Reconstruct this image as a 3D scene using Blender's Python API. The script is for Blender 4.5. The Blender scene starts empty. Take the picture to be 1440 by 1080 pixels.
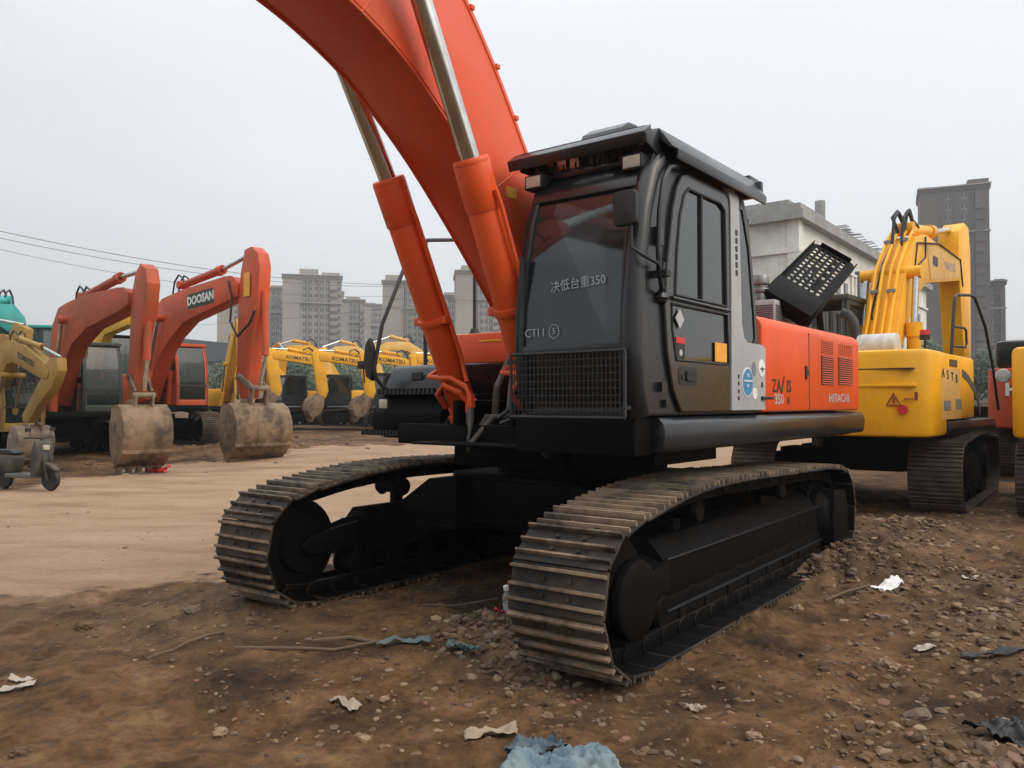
import bpy, bmesh, math, random
from mathutils import Vector, Matrix, noise
R=math.radians
random.seed(7)
scene=bpy.context.scene
col=scene.collection

# ------------------------------------------------------------------ helpers
def rotz(a): return Matrix.Rotation(a,4,'Z')
def tag(o,label=None,cat=None,group=None,kind=None):
    if label: o['label']=label
    if cat: o['category']=cat
    if group: o['group']=group
    if kind: o['kind']=kind
    return o
def empty(name,loc,rz=0):
    o=bpy.data.objects.new(name,None); col.objects.link(o)
    o.location=loc; o.rotation_euler=(0,0,rz); o.empty_display_size=.3
    return o

class MB:
    """collects shapes, builds ONE mesh object"""
    def __init__(s): s.v=[]; s.f=[]; s.m=[]; s.mi=0
    def add(s,vs,fs,M=None):
        n=len(s.v)
        s.v+= [tuple(M@Vector(v)) if M else tuple(v) for v in vs]
        s.f+= [tuple(i+n for i in f) for f in fs]; s.m+=[s.mi]*len(fs)
        return s
    def box(s,x0,x1,y0,y1,z0,z1,M=None):
        if x0>x1:x0,x1=x1,x0
        if y0>y1:y0,y1=y1,y0
        if z0>z1:z0,z1=z1,z0
        v=[(x0,y0,z0),(x1,y0,z0),(x1,y1,z0),(x0,y1,z0),(x0,y0,z1),(x1,y0,z1),(x1,y1,z1),(x0,y1,z1)]
        return s.add(v,[(0,3,2,1),(4,5,6,7),(0,1,5,4),(1,2,6,5),(2,3,7,6),(3,0,4,7)],M)
    def prism(s,poly,axis,a,b,M=None):
        """poly in the plane normal to axis: y->(x,z)  x->(y,z)  z->(x,y)"""
        def P(p,t): return {'y':(p[0],t,p[1]),'x':(t,p[0],p[1]),'z':(p[0],p[1],t)}[axis]
        ar=sum(poly[i][0]*poly[(i+1)%len(poly)][1]-poly[(i+1)%len(poly)][0]*poly[i][1] for i in range(len(poly)))
        poly=list(poly)
        if ar<0: poly.reverse()
        if a>b: a,b=b,a
        n=len(poly); v=[P(p,a) for p in poly]+[P(p,b) for p in poly]
        f=[tuple(range(n)),tuple(range(2*n-1,n-1,-1))]+[(i,i+n,(i+1)%n+n,(i+1)%n) for i in range(n)]
        if axis!='y': f=[tuple(reversed(q)) for q in f]
        return s.add(v,f,M)
    def strip(s,prof,axis,a,b,th,M=None):
        """open profile thickened by th, extruded"""
        n=len(prof); off=[]
        if a>b: a,b=b,a
        for i,p in enumerate(prof):
            q=Vector(prof[max(i-1,0)]); r=Vector(prof[min(i+1,n-1)]); d=(r-q).normalized()
            off.append((p[0]-d.y*th,p[1]+d.x*th))
        def P(p,t): return {'y':(p[0],t,p[1]),'x':(t,p[0],p[1]),'z':(p[0],p[1],t)}[axis]
        v=[];f=[]
        for p,q in zip(prof,off): v+=[P(p,a),P(p,b),P(q,b),P(q,a)]
        for i in range(n-1):
            for k in range(4): f.append((i*4+k,i*4+(k+1)%4,(i+1)*4+(k+1)%4,(i+1)*4+k))
        f+=[(0,3,2,1),((n-1)*4,(n-1)*4+1,(n-1)*4+2,(n-1)*4+3)]
        flip=(th>0)!=(axis!='y')
        if not flip: f=[tuple(reversed(q)) for q in f]
        return s.add(v,f,M)
    def cyl(s,p0,p1,r0,r1=None,n=16,cap=True,M=None):
        p0=Vector(p0);p1=Vector(p1);r1=r0 if r1 is None else r1
        d=(p1-p0).normalized(); a=d.orthogonal().normalized(); b=d.cross(a)
        v=[];
        for p,r in ((p0,r0),(p1,r1)):
            for i in range(n):
                t=2*math.pi*i/n; v.append(p+a*(r*math.cos(t))+b*(r*math.sin(t)))
        f=[(i,(i+1)%n,(i+1)%n+n,i+n) for i in range(n)]
        if cap: f+=[tuple(range(n-1,-1,-1)),tuple(range(n,2*n))]
        return s.add(v,f,M)
    def tube(s,path,r,n=8,M=None):
        path=[Vector(p) for p in path]; v=[]; f=[]
        d=(path[1]-path[0]).normalized(); a=d.orthogonal().normalized()
        m=len(path)
        for k,p in enumerate(path):
            d=(path[min(k+1,m-1)]-path[max(k-1,0)]).normalized()
            a=(a-d*a.dot(d)).normalized(); b=d.cross(a)
            rr=r[k] if isinstance(r,(list,tuple)) else r
            for i in range(n):
                t=2*math.pi*i/n; v.append(p+a*(rr*math.cos(t))+b*(rr*math.sin(t)))
        for k in range(m-1):
            for i in range(n):
                f.append((k*n+i,k*n+(i+1)%n,(k+1)*n+(i+1)%n,(k+1)*n+i))
        f+=[tuple(range(n-1,-1,-1)),tuple(range((m-1)*n,m*n))]
        return s.add(v,f,M)
    def lathe(s,prof,c,axis='z',n=20,M=None):
        """prof list of (r,h) round axis through c"""
        v=[]
        for r,h_ in prof:
            for i in range(n):
                t=2*math.pi*i/n; x,y=r*math.cos(t),r*math.sin(t)
                p={'z':(x,y,h_),'y':(y,h_,x),'x':(h_,x,y)}[axis]
                v.append((c[0]+p[0],c[1]+p[1],c[2]+p[2]))
        f=[]
        for k in range(len(prof)-1):
            for i in range(n): f.append((k*n+i,k*n+(i+1)%n,(k+1)*n+(i+1)%n,(k+1)*n+i))
        f+=[tuple(range(n-1,-1,-1)),tuple(range((len(prof)-1)*n,len(prof)*n))]
        return s.add(v,f,M)
    def mesh(s,name,mats,bev=0,ang=35):
        me=bpy.data.meshes.new(name); me.from_pydata(s.v,[],s.f)
        if not isinstance(mats,(list,tuple)): mats=[mats]
        for m in mats: me.materials.append(m)
        for p,i in zip(me.polygons,s.m): p.material_index=min(i,len(mats)-1)
        if bev>0:
            bm=bmesh.new(); bm.from_mesh(me)
            ed=[e for e in bm.edges if len(e.link_faces)==2 and e.calc_face_angle(0)>R(28)]
            bmesh.ops.bevel(bm,geom=ed,offset=bev,segments=2,profile=.5,affect='EDGES',clamp_overlap=True)
            bm.to_mesh(me); bm.free()
        for p in me.polygons: p.use_smooth=True
        me.set_sharp_from_angle(angle=R(ang))
        me.update()
        return me
    def build(s,name,mats,parent=None,bev=0,rz=0,ang=35):
        o=bpy.data.objects.new(name,s.mesh(name,mats,bev,ang)); col.objects.link(o)
        if parent: o.parent=parent
        o.rotation_euler[2]=rz
        return o

def linkobj(name,me,parent=None,M=None):
    o=bpy.data.objects.new(name,me); col.objects.link(o)
    if parent: o.parent=parent
    if M is not None: o.matrix_local=M
    return o

def shape2d(polys,th,text=None,size=1.,bold=0,res=2,align='CENTER'):
    """2D outlines with holes (or text) -> verts, faces; thickness th along z"""
    if text is not None:
        cu=bpy.data.curves.new('t','FONT'); cu.body=text; cu.size=size; cu.align_x=align; cu.align_y='CENTER'; cu.offset=bold; cu.resolution_u=res
    else:
        cu=bpy.data.curves.new('c','CURVE'); cu.dimensions='2D'; cu.fill_mode='BOTH'
        for poly in polys:
            sp=cu.splines.new('POLY'); sp.points.add(len(poly)-1)
            for p,q in zip(sp.points,poly): p.co=(q[0],q[1],0,1)
            sp.use_cyclic_u=True
    cu.extrude=th/2
    ob=bpy.data.objects.new('tmp',cu); col.objects.link(ob)
    bpy.context.view_layer.update()
    me=ob.evaluated_get(bpy.context.evaluated_depsgraph_get()).to_mesh()
    v=[tuple(q.co) for q in me.vertices]; f=[tuple(p.vertices) for p in me.polygons]
    bpy.data.objects.remove(ob,do_unlink=True); bpy.data.curves.remove(cu)
    return v,f
# frames: local (u,v,n) -> machine
def FL(x,y,z,rot=0): # on the left side, outward +y
    return Matrix(((-1,0,0,x),(0,0,1,y),(0,1,0,z),(0,0,0,1)))@Matrix.Rotation(rot,4,'Z')
def FR(x,y,z,rot=0): # right side, outward -y
    return Matrix(((1,0,0,x),(0,0,-1,y),(0,1,0,z),(0,0,0,1)))@Matrix.Rotation(rot,4,'Z')
def FF(x,y,z,rot=0): # front, outward +x
    return Matrix(((0,0,1,x),(1,0,0,y),(0,1,0,z),(0,0,0,1)))@Matrix.Rotation(rot,4,'Z')
def FB(x,y,z,rot=0): # rear, outward -x
    return Matrix(((0,0,-1,x),(-1,0,0,y),(0,1,0,z),(0,0,0,1)))@Matrix.Rotation(rot,4,'Z')
def plateXZ(polys,y0,y1):
    """polygons (x,z) with holes -> plate between y0,y1"""
    v,f=shape2d(polys,abs(y1-y0)); ym=(y0+y1)/2
    M=Matrix(((1,0,0,0),(0,0,-1,ym),(0,1,0,0),(0,0,0,1)))
    return [tuple(M@Vector(q)) for q in v],f
def text_on(mb,txt,size,M,bold=0,sx=1.,th=.004):
    v,f=shape2d(None,th,text=txt,size=size,bold=bold)
    mb.add([(a*sx,b,c) for a,b,c in v],f,M)
def rrect(x0,x1,y0,y1,r,n=4):
    out=[]
    for cx,cy,a in ((x1-r,y1-r,0),(x0+r,y1-r,90),(x0+r,y0+r,180),(x1-r,y0+r,270)):
        for i in range(n+1):
            t=R(a+90*i/n); out.append((cx+r*math.cos(t),cy+r*math.sin(t)))
    return out

# ------------------------------------------------------------------ materials
def nt(name):
    m=bpy.data.materials.new(name); m.use_nodes=True; t=m.node_tree
    for n in list(t.nodes): t.nodes.remove(n)
    o=t.nodes.new('ShaderNodeOutputMaterial'); b=t.nodes.new('ShaderNodeBsdfPrincipled')
    t.links.new(b.outputs[0],o.inputs[0]); return m,t,b,o
def node(t,kind,**kw):
    n=t.nodes.new(kind)
    for k,v in kw.items():
        if k in n.inputs: n.inputs[k].default_value=v
        else: setattr(n,k,v)
    return n
def ramp(t,fac,stops):
    r=t.nodes.new('ShaderNodeValToRGB'); e=r.color_ramp.elements
    while len(e)<len(stops): e.new(.5)
    for q,(p,c) in zip(e,stops):
        q.position=p; q.color=(c[0],c[1],c[2],1) if not isinstance(c,float) else (c,c,c,1)
    t.links.new(fac,r.inputs[0]); return r
def mixc(t,fac,a,b):
    m=t.nodes.new('ShaderNodeMix'); m.data_type='RGBA'
    for s,v in ((0,fac),(6,a),(7,b)):
        if hasattr(v,'links') or hasattr(v,'is_linked'): t.links.new(v,m.inputs[s])
        elif isinstance(v,(int,float)): m.inputs[s].default_value=v
        else: m.inputs[s].default_value=(v[0],v[1],v[2],1)
    return m.outputs[2]
def paint(name,c,rough=.4,dirt=(.16,.12,.085),amt=.3,scale=2.2,coat=0.,metal=0.,bump=.05,thr=.52,spec=.32):
    m,t,b,o=nt(name)
    tc=node(t,'ShaderNodeTexCoord'); 
    n1=node(t,'ShaderNodeTexNoise',Scale=scale,Detail=8.,Roughness=.65); t.links.new(tc.outputs['Object'],n1.inputs['Vector'])
    mp=node(t,'ShaderNodeMapping'); mp.inputs['Scale'].default_value=(7,7,1.2); t.links.new(tc.outputs['Object'],mp.inputs[0])
    n2=node(t,'ShaderNodeTexNoise',Scale=scale*1.5,Detail=6.,Roughness=.7); t.links.new(mp.outputs[0],n2.inputs['Vector'])
    r1=ramp(t,n1.outputs[0],[(thr-.1,(0.,)*3),(thr+.2,(1.,)*3)]); r2=ramp(t,n2.outputs[0],[(.45,(0.,)*3),(.75,(1.,)*3)])
    mu=node(t,'ShaderNodeMath',operation='MULTIPLY'); t.links.new(r1.outputs[0],mu.inputs[0]); mu.inputs[1].default_value=amt
    mu2=node(t,'ShaderNodeMath',operation='MULTIPLY_ADD'); t.links.new(r2.outputs[0],mu2.inputs[0]); mu2.inputs[1].default_value=amt*.6; t.links.new(mu.outputs[0],mu2.inputs[2])
    n5=node(t,'ShaderNodeTexNoise',Scale=scale*11.,Detail=5.,Roughness=.7); t.links.new(tc.outputs['Object'],n5.inputs['Vector'])
    r5=ramp(t,n5.outputs[0],[(.58,(0.,)*3),(.66,(1.,)*3)])
    mu5=node(t,'ShaderNodeMath',operation='MULTIPLY_ADD'); t.links.new(r5.outputs[0],mu5.inputs[0]); mu5.inputs[1].default_value=amt*.9; t.links.new(mu2.outputs[0],mu5.inputs[2]); mu2=mu5; mu2.use_clamp=True
    n3=node(t,'ShaderNodeTexNoise',Scale=scale*.4,Detail=3.); t.links.new(tc.outputs['Object'],n3.inputs['Vector'])
    lo=tuple(x*.8 for x in c); hi=tuple(min(1,x*1.12) for x in c)
    base=ramp(t,n3.outputs[0],[(.3,lo),(.7,hi)])
    t.links.new(mixc(t,mu2.outputs[0],base.outputs[0],dirt),b.inputs['Base Color'])
    rr=node(t,'ShaderNodeMath',operation='MULTIPLY_ADD'); t.links.new(mu2.outputs[0],rr.inputs[0]); rr.inputs[1].default_value=.45; rr.inputs[2].default_value=rough
    t.links.new(rr.outputs[0],b.inputs['Roughness'])
    b.inputs['Metallic'].default_value=metal; b.inputs['Specular IOR Level'].default_value=spec
    b.inputs['Coat Weight'].default_value=coat; b.inputs['Coat Roughness'].default_value=.15
    if bump:
        n4=node(t,'ShaderNodeTexNoise',Scale=1.6,Detail=2.); t.links.new(tc.outputs['Object'],n4.inputs['Vector'])
        bp=node(t,'ShaderNodeBump',Strength=bump,Distance=.05); t.links.new(n4.outputs[0],bp.inputs['Height']); t.links.new(bp.outputs[0],b.inputs['Normal'])
    return m
def flat(name,c,rough=.6,emit=None,metal=0.):
    m,t,b,o=nt(name)
    tc=node(t,'ShaderNodeTexCoord'); n=node(t,'ShaderNodeTexNoise',Scale=9.,Detail=4.); t.links.new(tc.outputs['Object'],n.inputs['Vector'])
    r=ramp(t,n.outputs[0],[(.3,tuple(x*.82 for x in c)),(.7,tuple(min(1,x*1.1) for x in c))]); t.links.new(r.outputs[0],b.inputs['Base Color'])
    b.inputs['Roughness'].default_value=rough; b.inputs['Metallic'].default_value=metal
    return m
def glass(name,c=(.012,.016,.016),alpha=.75,rough=.03,spec=.9):
    m,t,b,o=nt(name)
    b.inputs['Base Color'].default_value=(*c,1); b.inputs['Roughness'].default_value=rough; b.inputs['IOR'].default_value=1.6
    b.inputs['Specular IOR Level'].default_value=spec
    tc=node(t,'ShaderNodeTexCoord'); n=node(t,'ShaderNodeTexNoise',Scale=1.1,Detail=5.); t.links.new(tc.outputs['Object'],n.inputs['Vector'])
    r=ramp(t,n.outputs[0],[(.35,(rough,)*3),(.75,(rough+.14,)*3)]); t.links.new(r.outputs[0],b.inputs['Roughness'])
    tr=node(t,'ShaderNodeBsdfTransparent'); mx=node(t,'ShaderNodeMixShader'); mx.inputs[0].default_value=alpha
    t.links.new(tr.outputs[0],mx.inputs[1]); t.links.new(b.outputs[0],mx.inputs[2]); t.links.new(mx.outputs[0],o.inputs[0])
    return m
def mudmetal(name,metal_c,mud_c,thr=.5,scale=14.,rough=.75,soft=.12,bump=.4,rv=0.):
    m,t,b,o=nt(name)
    tc=node(t,'ShaderNodeTexCoord'); oi=node(t,'ShaderNodeObjectInfo')
    ad=node(t,'ShaderNodeVectorMath',operation='ADD'); t.links.new(tc.outputs['Object'],ad.inputs[0])
    sc=node(t,'ShaderNodeMath',operation='MULTIPLY'); t.links.new(oi.outputs['Random'],sc.inputs[0]); sc.inputs[1].default_value=37.
    t.links.new(sc.outputs[0],ad.inputs[1])
    n=node(t,'ShaderNodeTexNoise',Scale=scale,Detail=8.,Roughness=.7); t.links.new(ad.outputs[0],n.inputs['Vector'])
    n2=node(t,'ShaderNodeTexNoise',Scale=scale*.25,Detail=3.); t.links.new(ad.outputs[0],n2.inputs['Vector'])
    av=node(t,'ShaderNodeMath',operation='MULTIPLY_ADD'); t.links.new(n2.outputs[0],av.inputs[0]); av.inputs[1].default_value=.6; 
    hf=node(t,'ShaderNodeMath',operation='MULTIPLY'); t.links.new(n.outputs[0],hf.inputs[0]); hf.inputs[1].default_value=.4; t.links.new(hf.outputs[0],av.inputs[2])
    o3=node(t,'ShaderNodeMath',operation='MULTIPLY_ADD'); t.links.new(oi.outputs['Random'],o3.inputs[0]); o3.inputs[1].default_value=rv; o3.inputs[2].default_value=-rv/2
    o4=node(t,'ShaderNodeMath',operation='ADD'); t.links.new(o3.outputs[0],o4.inputs[0]); t.links.new(av.outputs[0],o4.inputs[1]); av=o4
    r=ramp(t,av.outputs[0],[(thr-soft,metal_c),(thr+soft,mud_c)])
    t.links.new(r.outputs[0],b.inputs['Base Color']); b.inputs['Roughness'].default_value=rough
    bp=node(t,'ShaderNodeBump',Strength=bump,Distance=.01); t.links.new(n.outputs[0],bp.inputs['Height']); t.links.new(bp.outputs[0],b.inputs['Normal'])
    return m

ORANGE=paint('orange_paint',(.76,.088,.012),.42,dirt=(.36,.10,.04),amt=.22,coat=.10)
ORANGE_F=paint('weathered_orange_paint',(.72,.085,.022),.40,dirt=(.45,.15,.08),amt=.28,coat=.14,scale=.9)
ORANGE_OLD=paint('faded_orange_paint',(.42,.066,.018),.55,dirt=(.17,.09,.05),amt=.55,coat=.05)
ORANGE_B=paint('scuffed_orange_paint',(.56,.072,.016),.5,dirt=(.2,.1,.055),amt=.45,coat=.1)
YEL=paint('yellow_paint',(.86,.41,.006),.45,dirt=(.50,.27,.05),amt=.25,coat=.06)
YEL_T=paint('sun_bleached_yellow_paint',(.70,.42,.11),.5,dirt=(.4,.27,.12),amt=.5)
YEL_K=paint('plain_yellow_paint',(.76,.37,.010),.5,dirt=(.3,.2,.08),amt=.4)
YEL_S=paint('dirty_ochre_paint',(.33,.20,.04),.55,dirt=(.22,.15,.07),amt=.6)
TEAL=paint('teal_paint',(.02,.36,.33),.5,dirt=(.2,.3,.25),amt=.3)
DARK=paint('charcoal_paint',(.009,.0115,.014),.30,dirt=(.035,.034,.031),amt=.22,coat=.22,spec=.4)
DARKD=paint('charcoal_door_paint',(.020,.021,.021),.22,dirt=(.06,.054,.045),amt=.2,coat=.4)
GREYL=paint('silver_grey_paint',(.44,.45,.46),.34,dirt=(.2,.18,.15),amt=.2,metal=.25)
SKIRT=paint('dark_grey_rail_paint',(.011,.013,.016),.28,dirt=(.05,.045,.04),amt=.2,coat=.35)
BLACK=paint('black_chassis_paint',(.0018,.0018,.002),.6,dirt=(.010,.0075,.0055),amt=.25,spec=.10)
BLACKR=flat('black_rubber',(.012,.012,.012),.6)
HOSE=paint('grey_hose_rubber',(.10,.098,.09),.5,dirt=(.2,.16,.12),amt=.5,scale=9)
GREEN_DK=paint('dark_green_grey_paint',(.035,.05,.045),.4,dirt=(.12,.1,.07),amt=.3)
CHROME=flat('chromed_steel',(.55,.55,.54),.16,metal=1.)
STEEL=flat('dull_steel',(.25,.25,.24),.4,metal=.8)
WIRE=flat('dark_wire',(.022,.023,.024),.5)
GLASS=glass('tinted_windscreen_glass',c=(.010,.020,.020),alpha=.62,spec=.8)
GLASSD=glass('dark_side_glass',alpha=.93)
GLASSC=glass('clear_cab_glass',c=(.02,.032,.030),alpha=.62,spec=.35)
TRACK=mudmetal('muddy_track_steel',(.010,.008,.0065),(.070,.043,.025),thr=.55,scale=11.,rv=.16)
GROUSER=mudmetal('worn_grouser_steel',(.030,.020,.013),(.23,.155,.095),thr=.485,rv=.12)
TRACKFAR=mudmetal('rusty_track_steel',(.025,.016,.010),(.09,.056,.034),thr=.5,scale=6)
BUCKET=mudmetal('earth_caked_bucket_steel',(.055,.034,.020),(.22,.145,.082),thr=.47,scale=6.5,soft=.10,bump=1.)
BUCKET_S=mudmetal('rusty_bucket_steel',(.06,.042,.03),(.24,.17,.11),thr=.47,scale=5.)
WHITE=flat('white_marking',(.75,.75,.72),.5)
CHALK=flat('chalk_writing',(.38,.44,.44),.9)
LBLACK=flat('black_lettering',(.015,.015,.015),.5)
LGREY=flat('pale_grey_lettering',(.42,.42,.43),.5)
STK_Y=flat('amber_sticker',(.80,.36,.03),.5); STK_R=flat('red_sticker',(.55,.03,.03),.5); STK_B=flat('blue_sticker',(.03,.22,.42),.4)
LAMP=flat('lamp_glass',(.45,.40,.31),.08); BEACON=flat('amber_beacon',(.85,.18,.03),.3)
SEAT=flat('seat_fabric',(.03,.03,.035),.9)

# ------------------------------------------------------------------ terrain
def sstep(a,b,x):
    t=max(0,min(1,(x-a)/(b-a))); return t*t*(3-2*t)
def pd(x,y,poly):
    """signed distance-like: >0 inside polygon"""
    ins=False; dm=1e9; n=len(poly)
    for i in range(n):
        x1,y1=poly[i]; x2,y2=poly[(i+1)%n]
        if (y1>y)!=(y2>y) and x<(x2-x1)*(y-y1)/(y2-y1)+x1: ins=not ins
        dx,dy=x2-x1,y2-y1; t=max(0,min(1,((x-x1)*dx+(y-y1)*dy)/(dx*dx+dy*dy)))
        dm=min(dm,math.hypot(x-x1-t*dx,y-y1-t*dy))
    return dm if ins else -dm
ROAD=[(-30,3.6),(-4.1,5.9),(-2.9,6.6),(-1.5,8.2),(1.2,10.8),(3.6,13.5),(6,18),(14,30),(20,45),(2,50),(-2,33),(-5.5,24.5),(-8.6,18.6),(-9.3,14.2),(-30,11)]
HEAPS=[(.08,4.9,.26,.13),(-.08,5.45,.28,.09),(2.95,7.1,.42,.20),(3.5,7.9,.6,.2),(4.7,9.6,.8,.15),(3.95,6.4,.7,.10),(3.6,5.3,.6,.05),(1.95,3.2,.35,.10),(-4.4,6.1,.9,.04),(-2.3,5.9,.6,.05)]
def roadm(x,y):
    if y<3 or y>60 or x<-32 or x>22: return 0.
    d=pd(x,y,ROAD)+1.0*noise.fractal((x*.9,y*.9,3),.8,2.1,4)
    return sstep(-.5,.9,d)
def base_h(x,y):
    h=.27*math.exp(-((y-25.5)/4.5)**2)*sstep(-2,-6,x)
    h+=.16*math.exp(-((y-21)/2.5)**2-((x+3)/3.)**2)+.35*math.exp(-((y-31)/2.)**2-((x+6)/3.5)**2)*(.6+noise.noise((x*.9,y*.9,12)))
    return h
def hgt(x,y,rm=None):
    h=base_h(x,y)
    rm=roadm(x,y) if rm is None else rm
    dist=math.hypot(x,y)
    if dist<60:
        k=(1-rm)
        f=.5+noise.fractal((x*.7,y*.7,0),.9,2.2,4)
        h+=(.045*k+.012)*noise.fractal((x*.7,y*.7,0),.9,2.1,5)
        if dist<16:
            n=noise.fractal((x*4,y*4,7),.8,2.1,4); h+=.024*k*n
            if dist<11:
                q=noise.fractal((x*17,y*17,3),.7,2.2,3); h+=.010*k*q
                c=noise.noise((x*2.1,y*2.1,31))
                h+=.055*k*max(0,c-.02)*max(0,noise.noise((x*21,y*21,5))+.15)*2
                w1=math.sin((x*.62+y*.78)*2.2+noise.noise((x*.9,y*.9,8))*2.5); h+=.012*k*w1*max(0,noise.noise((x*.5,y*.5,40))+.3)
            m=noise.noise((x*1.3,y*1.3,20))
            h+=.02*k*max(0,m)*abs(noise.noise((x*11,y*11,2)))*2
            for hx,hy,s,a in HEAPS:
                d2=((x-hx)**2+(y-hy)**2)/(s*s)
                if d2<6: h+=a*math.exp(-d2)*(.75+.9*noise.noise((x*6,y*6,9)))
    return h
def make_ground():
    def axis(lo,hi,a,b,n): # sinh spacing
        u0=math.asinh(lo/a); u1=math.asinh(hi/a)
        return [b+a*math.sinh(u0+(u1-u0)*i/(n-1)) for i in range(n)]
    def grow(lo,f0,f1,hi,d,k):
        out=[f0+i*d for i in range(int((f1-f0)/d)+1)]
        s=d
        while out[-1]<hi: s*=k; out.append(out[-1]+s)
        s=d
        while out[0]>lo: s*=k; out.insert(0,out[0]-s)
        return out
    xs=grow(-1400,-4.6,6.2,1400,.028,1.045); ys=grow(-60,2.2,8.6,1500,.028,1.04)
    v=[];rd=[];wet=[]
    for y in ys:
        for x in xs:
            rm=roadm(x,y); v.append((x,y,hgt(x,y,rm) if abs(x)<90 and y<90 else 0.)); rd.append(rm)
            g=0.
            for hx,hy,s,a in HEAPS:
                d2=((x-hx)**2+(y-hy)**2)/(s*s*2.2)
                if d2<5: g=max(g,math.exp(-d2))
            wet.append(g)
    nx=len(xs); f=[(j*nx+i,j*nx+i+1,(j+1)*nx+i+1,(j+1)*nx+i) for j in range(len(ys)-1) for i in range(nx-1)]
    me=bpy.data.meshes.new('ground'); me.from_pydata(v,[],f)
    a=me.attributes.new('road','FLOAT','POINT'); a.data.foreach_set('value',rd)
    a=me.attributes.new('rubble','FLOAT','POINT'); a.data.foreach_set('value',wet)
    for p in me.polygons: p.use_smooth=True
    m,t,b,o=nt('packed_earth')
    geo=node(t,'ShaderNodeNewGeometry')
    def ns(scale,detail=8.,rough=.6,dist=0.):
        n=node(t,'ShaderNodeTexNoise',Scale=scale,Detail=detail,Roughness=rough,Distortion=dist); t.links.new(geo.outputs['Position'],n.inputs['Vector']); return n.outputs[0]
    at=node(t,'ShaderNodeAttribute',attribute_name='road'); ar=node(t,'ShaderNodeAttribute',attribute_name='rubble')
    big=ns(.9,6.,.65,.6); fine=ns(14.,10.,.75); mid=ns(3.2,8.,.7,.3)
    soil=ramp(t,mid,[(.28,(.036,.018,.0085)),(.44,(.094,.050,.022)),(.58,(.155,.086,.038)),(.75,(.22,.135,.068))])
    dk=ramp(t,big,[(.38,(.34,.33,.33)),(.5,(.85,.84,.83)),(.62,(1.15,1.13,1.08))])
    mul=t.nodes.new('ShaderNodeMix'); mul.data_type='RGBA'; mul.blend_type='MULTIPLY'; mul.inputs[0].default_value=1.
    t.links.new(soil.outputs[0],mul.inputs[6]); t.links.new(dk.outputs[0],mul.inputs[7])
    grit=ramp(t,fine,[(.35,(.55,.5,.47)),(.5,(1.,1.,1.)),(.68,(1.35,1.3,1.22))])
    mul2=t.nodes.new('ShaderNodeMix'); mul2.data_type='RGBA'; mul2.blend_type='MULTIPLY'; mul2.inputs[0].default_value=.85
    t.links.new(mul.outputs[2],mul2.inputs[6]); t.links.new(grit.outputs[0],mul2.inputs[7])
    rb=ramp(t,mid,[(.35,(.048,.028,.016)),(.6,(.15,.092,.050))])
    s2=mixc(t,ar.outputs['Fac'],mul2.outputs[2],rb.outputs[0])
    # road: pale compacted dust with tyre drag streaks
    mp=node(t,'ShaderNodeMapping'); mp.inputs['Rotation'].default_value=(0,0,R(-38)); mp.inputs['Scale'].default_value=(.55,1.5,1); t.links.new(geo.outputs['Position'],mp.inputs[0])
    st=node(t,'ShaderNodeTexNoise',Scale=1.,Detail=7.,Roughness=.6); t.links.new(mp.outputs[0],st.inputs['Vector'])
    rc=ramp(t,st.outputs[0],[(.25,(.19,.112,.060)),(.5,(.30,.197,.118)),(.75,(.37,.26,.165))])
    rg=t.nodes.new('ShaderNodeMix'); rg.data_type='RGBA'; rg.blend_type='MULTIPLY'; rg.inputs[0].default_value=.35
    t.links.new(rc.outputs[0],rg.inputs[6]); t.links.new(grit.outputs[0],rg.inputs[7])
    rm=node(t,'ShaderNodeMath',operation='MULTIPLY_ADD'); t.links.new(mid,rm.inputs[0]); rm.inputs[1].default_value=1.5; 
    sb=node(t,'ShaderNodeMath',operation='SUBTRACT'); t.links.new(at.outputs['Fac'],sb.inputs[0]); sb.inputs[1].default_value=.75; t.links.new(sb.outputs[0],rm.inputs[2])
    rr=ramp(t,rm.outputs[0],[(.30,(0.,)*3),(.48,(.45,)*3),(.72,(1.,)*3)])
    t.links.new(mixc(t,rr.outputs[0],s2,rg.outputs[2]),b.inputs['Base Color'])
    b.inputs['Roughness'].default_value=.95; b.inputs['Specular IOR Level'].default_value=.25
    b1=node(t,'ShaderNodeBump',Strength=.55,Distance=.05); t.links.new(mid,b1.inputs['Height'])
    b2=node(t,'ShaderNodeBump',Strength=1.,Distance=.02); t.links.new(fine,b2.inputs['Height']); t.links.new(b1.outputs[0],b2.inputs['Normal'])
    t.links.new(b2.outputs[0],b.inputs['Normal'])
    me.materials.append(m)
    o=bpy.data.objects.new('ground',me); col.objects.link(o); o['kind']='structure'
make_ground()
# ------------------------------------------------------------------ the big orange and charcoal excavator
TH=.637; TU=.662; CX,CY=.609,7.133
HERO=empty('excavator',(CX,CY,0),-(math.pi/2+TH))
tag(HERO,'large orange and charcoal excavator in the foreground with wide muddy tracks and dark glass cab','excavator')
UR=-(TU-TH)   # the house is swung a degree and a half
def hp(mb,name,mats,bev=0,parent=None,label=None,ang=35):
    """upper part"""
    o=mb.build(name,mats,parent or HERO,bev,0 if parent else UR,ang)
    if label: o['label']=label
    return o

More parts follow.
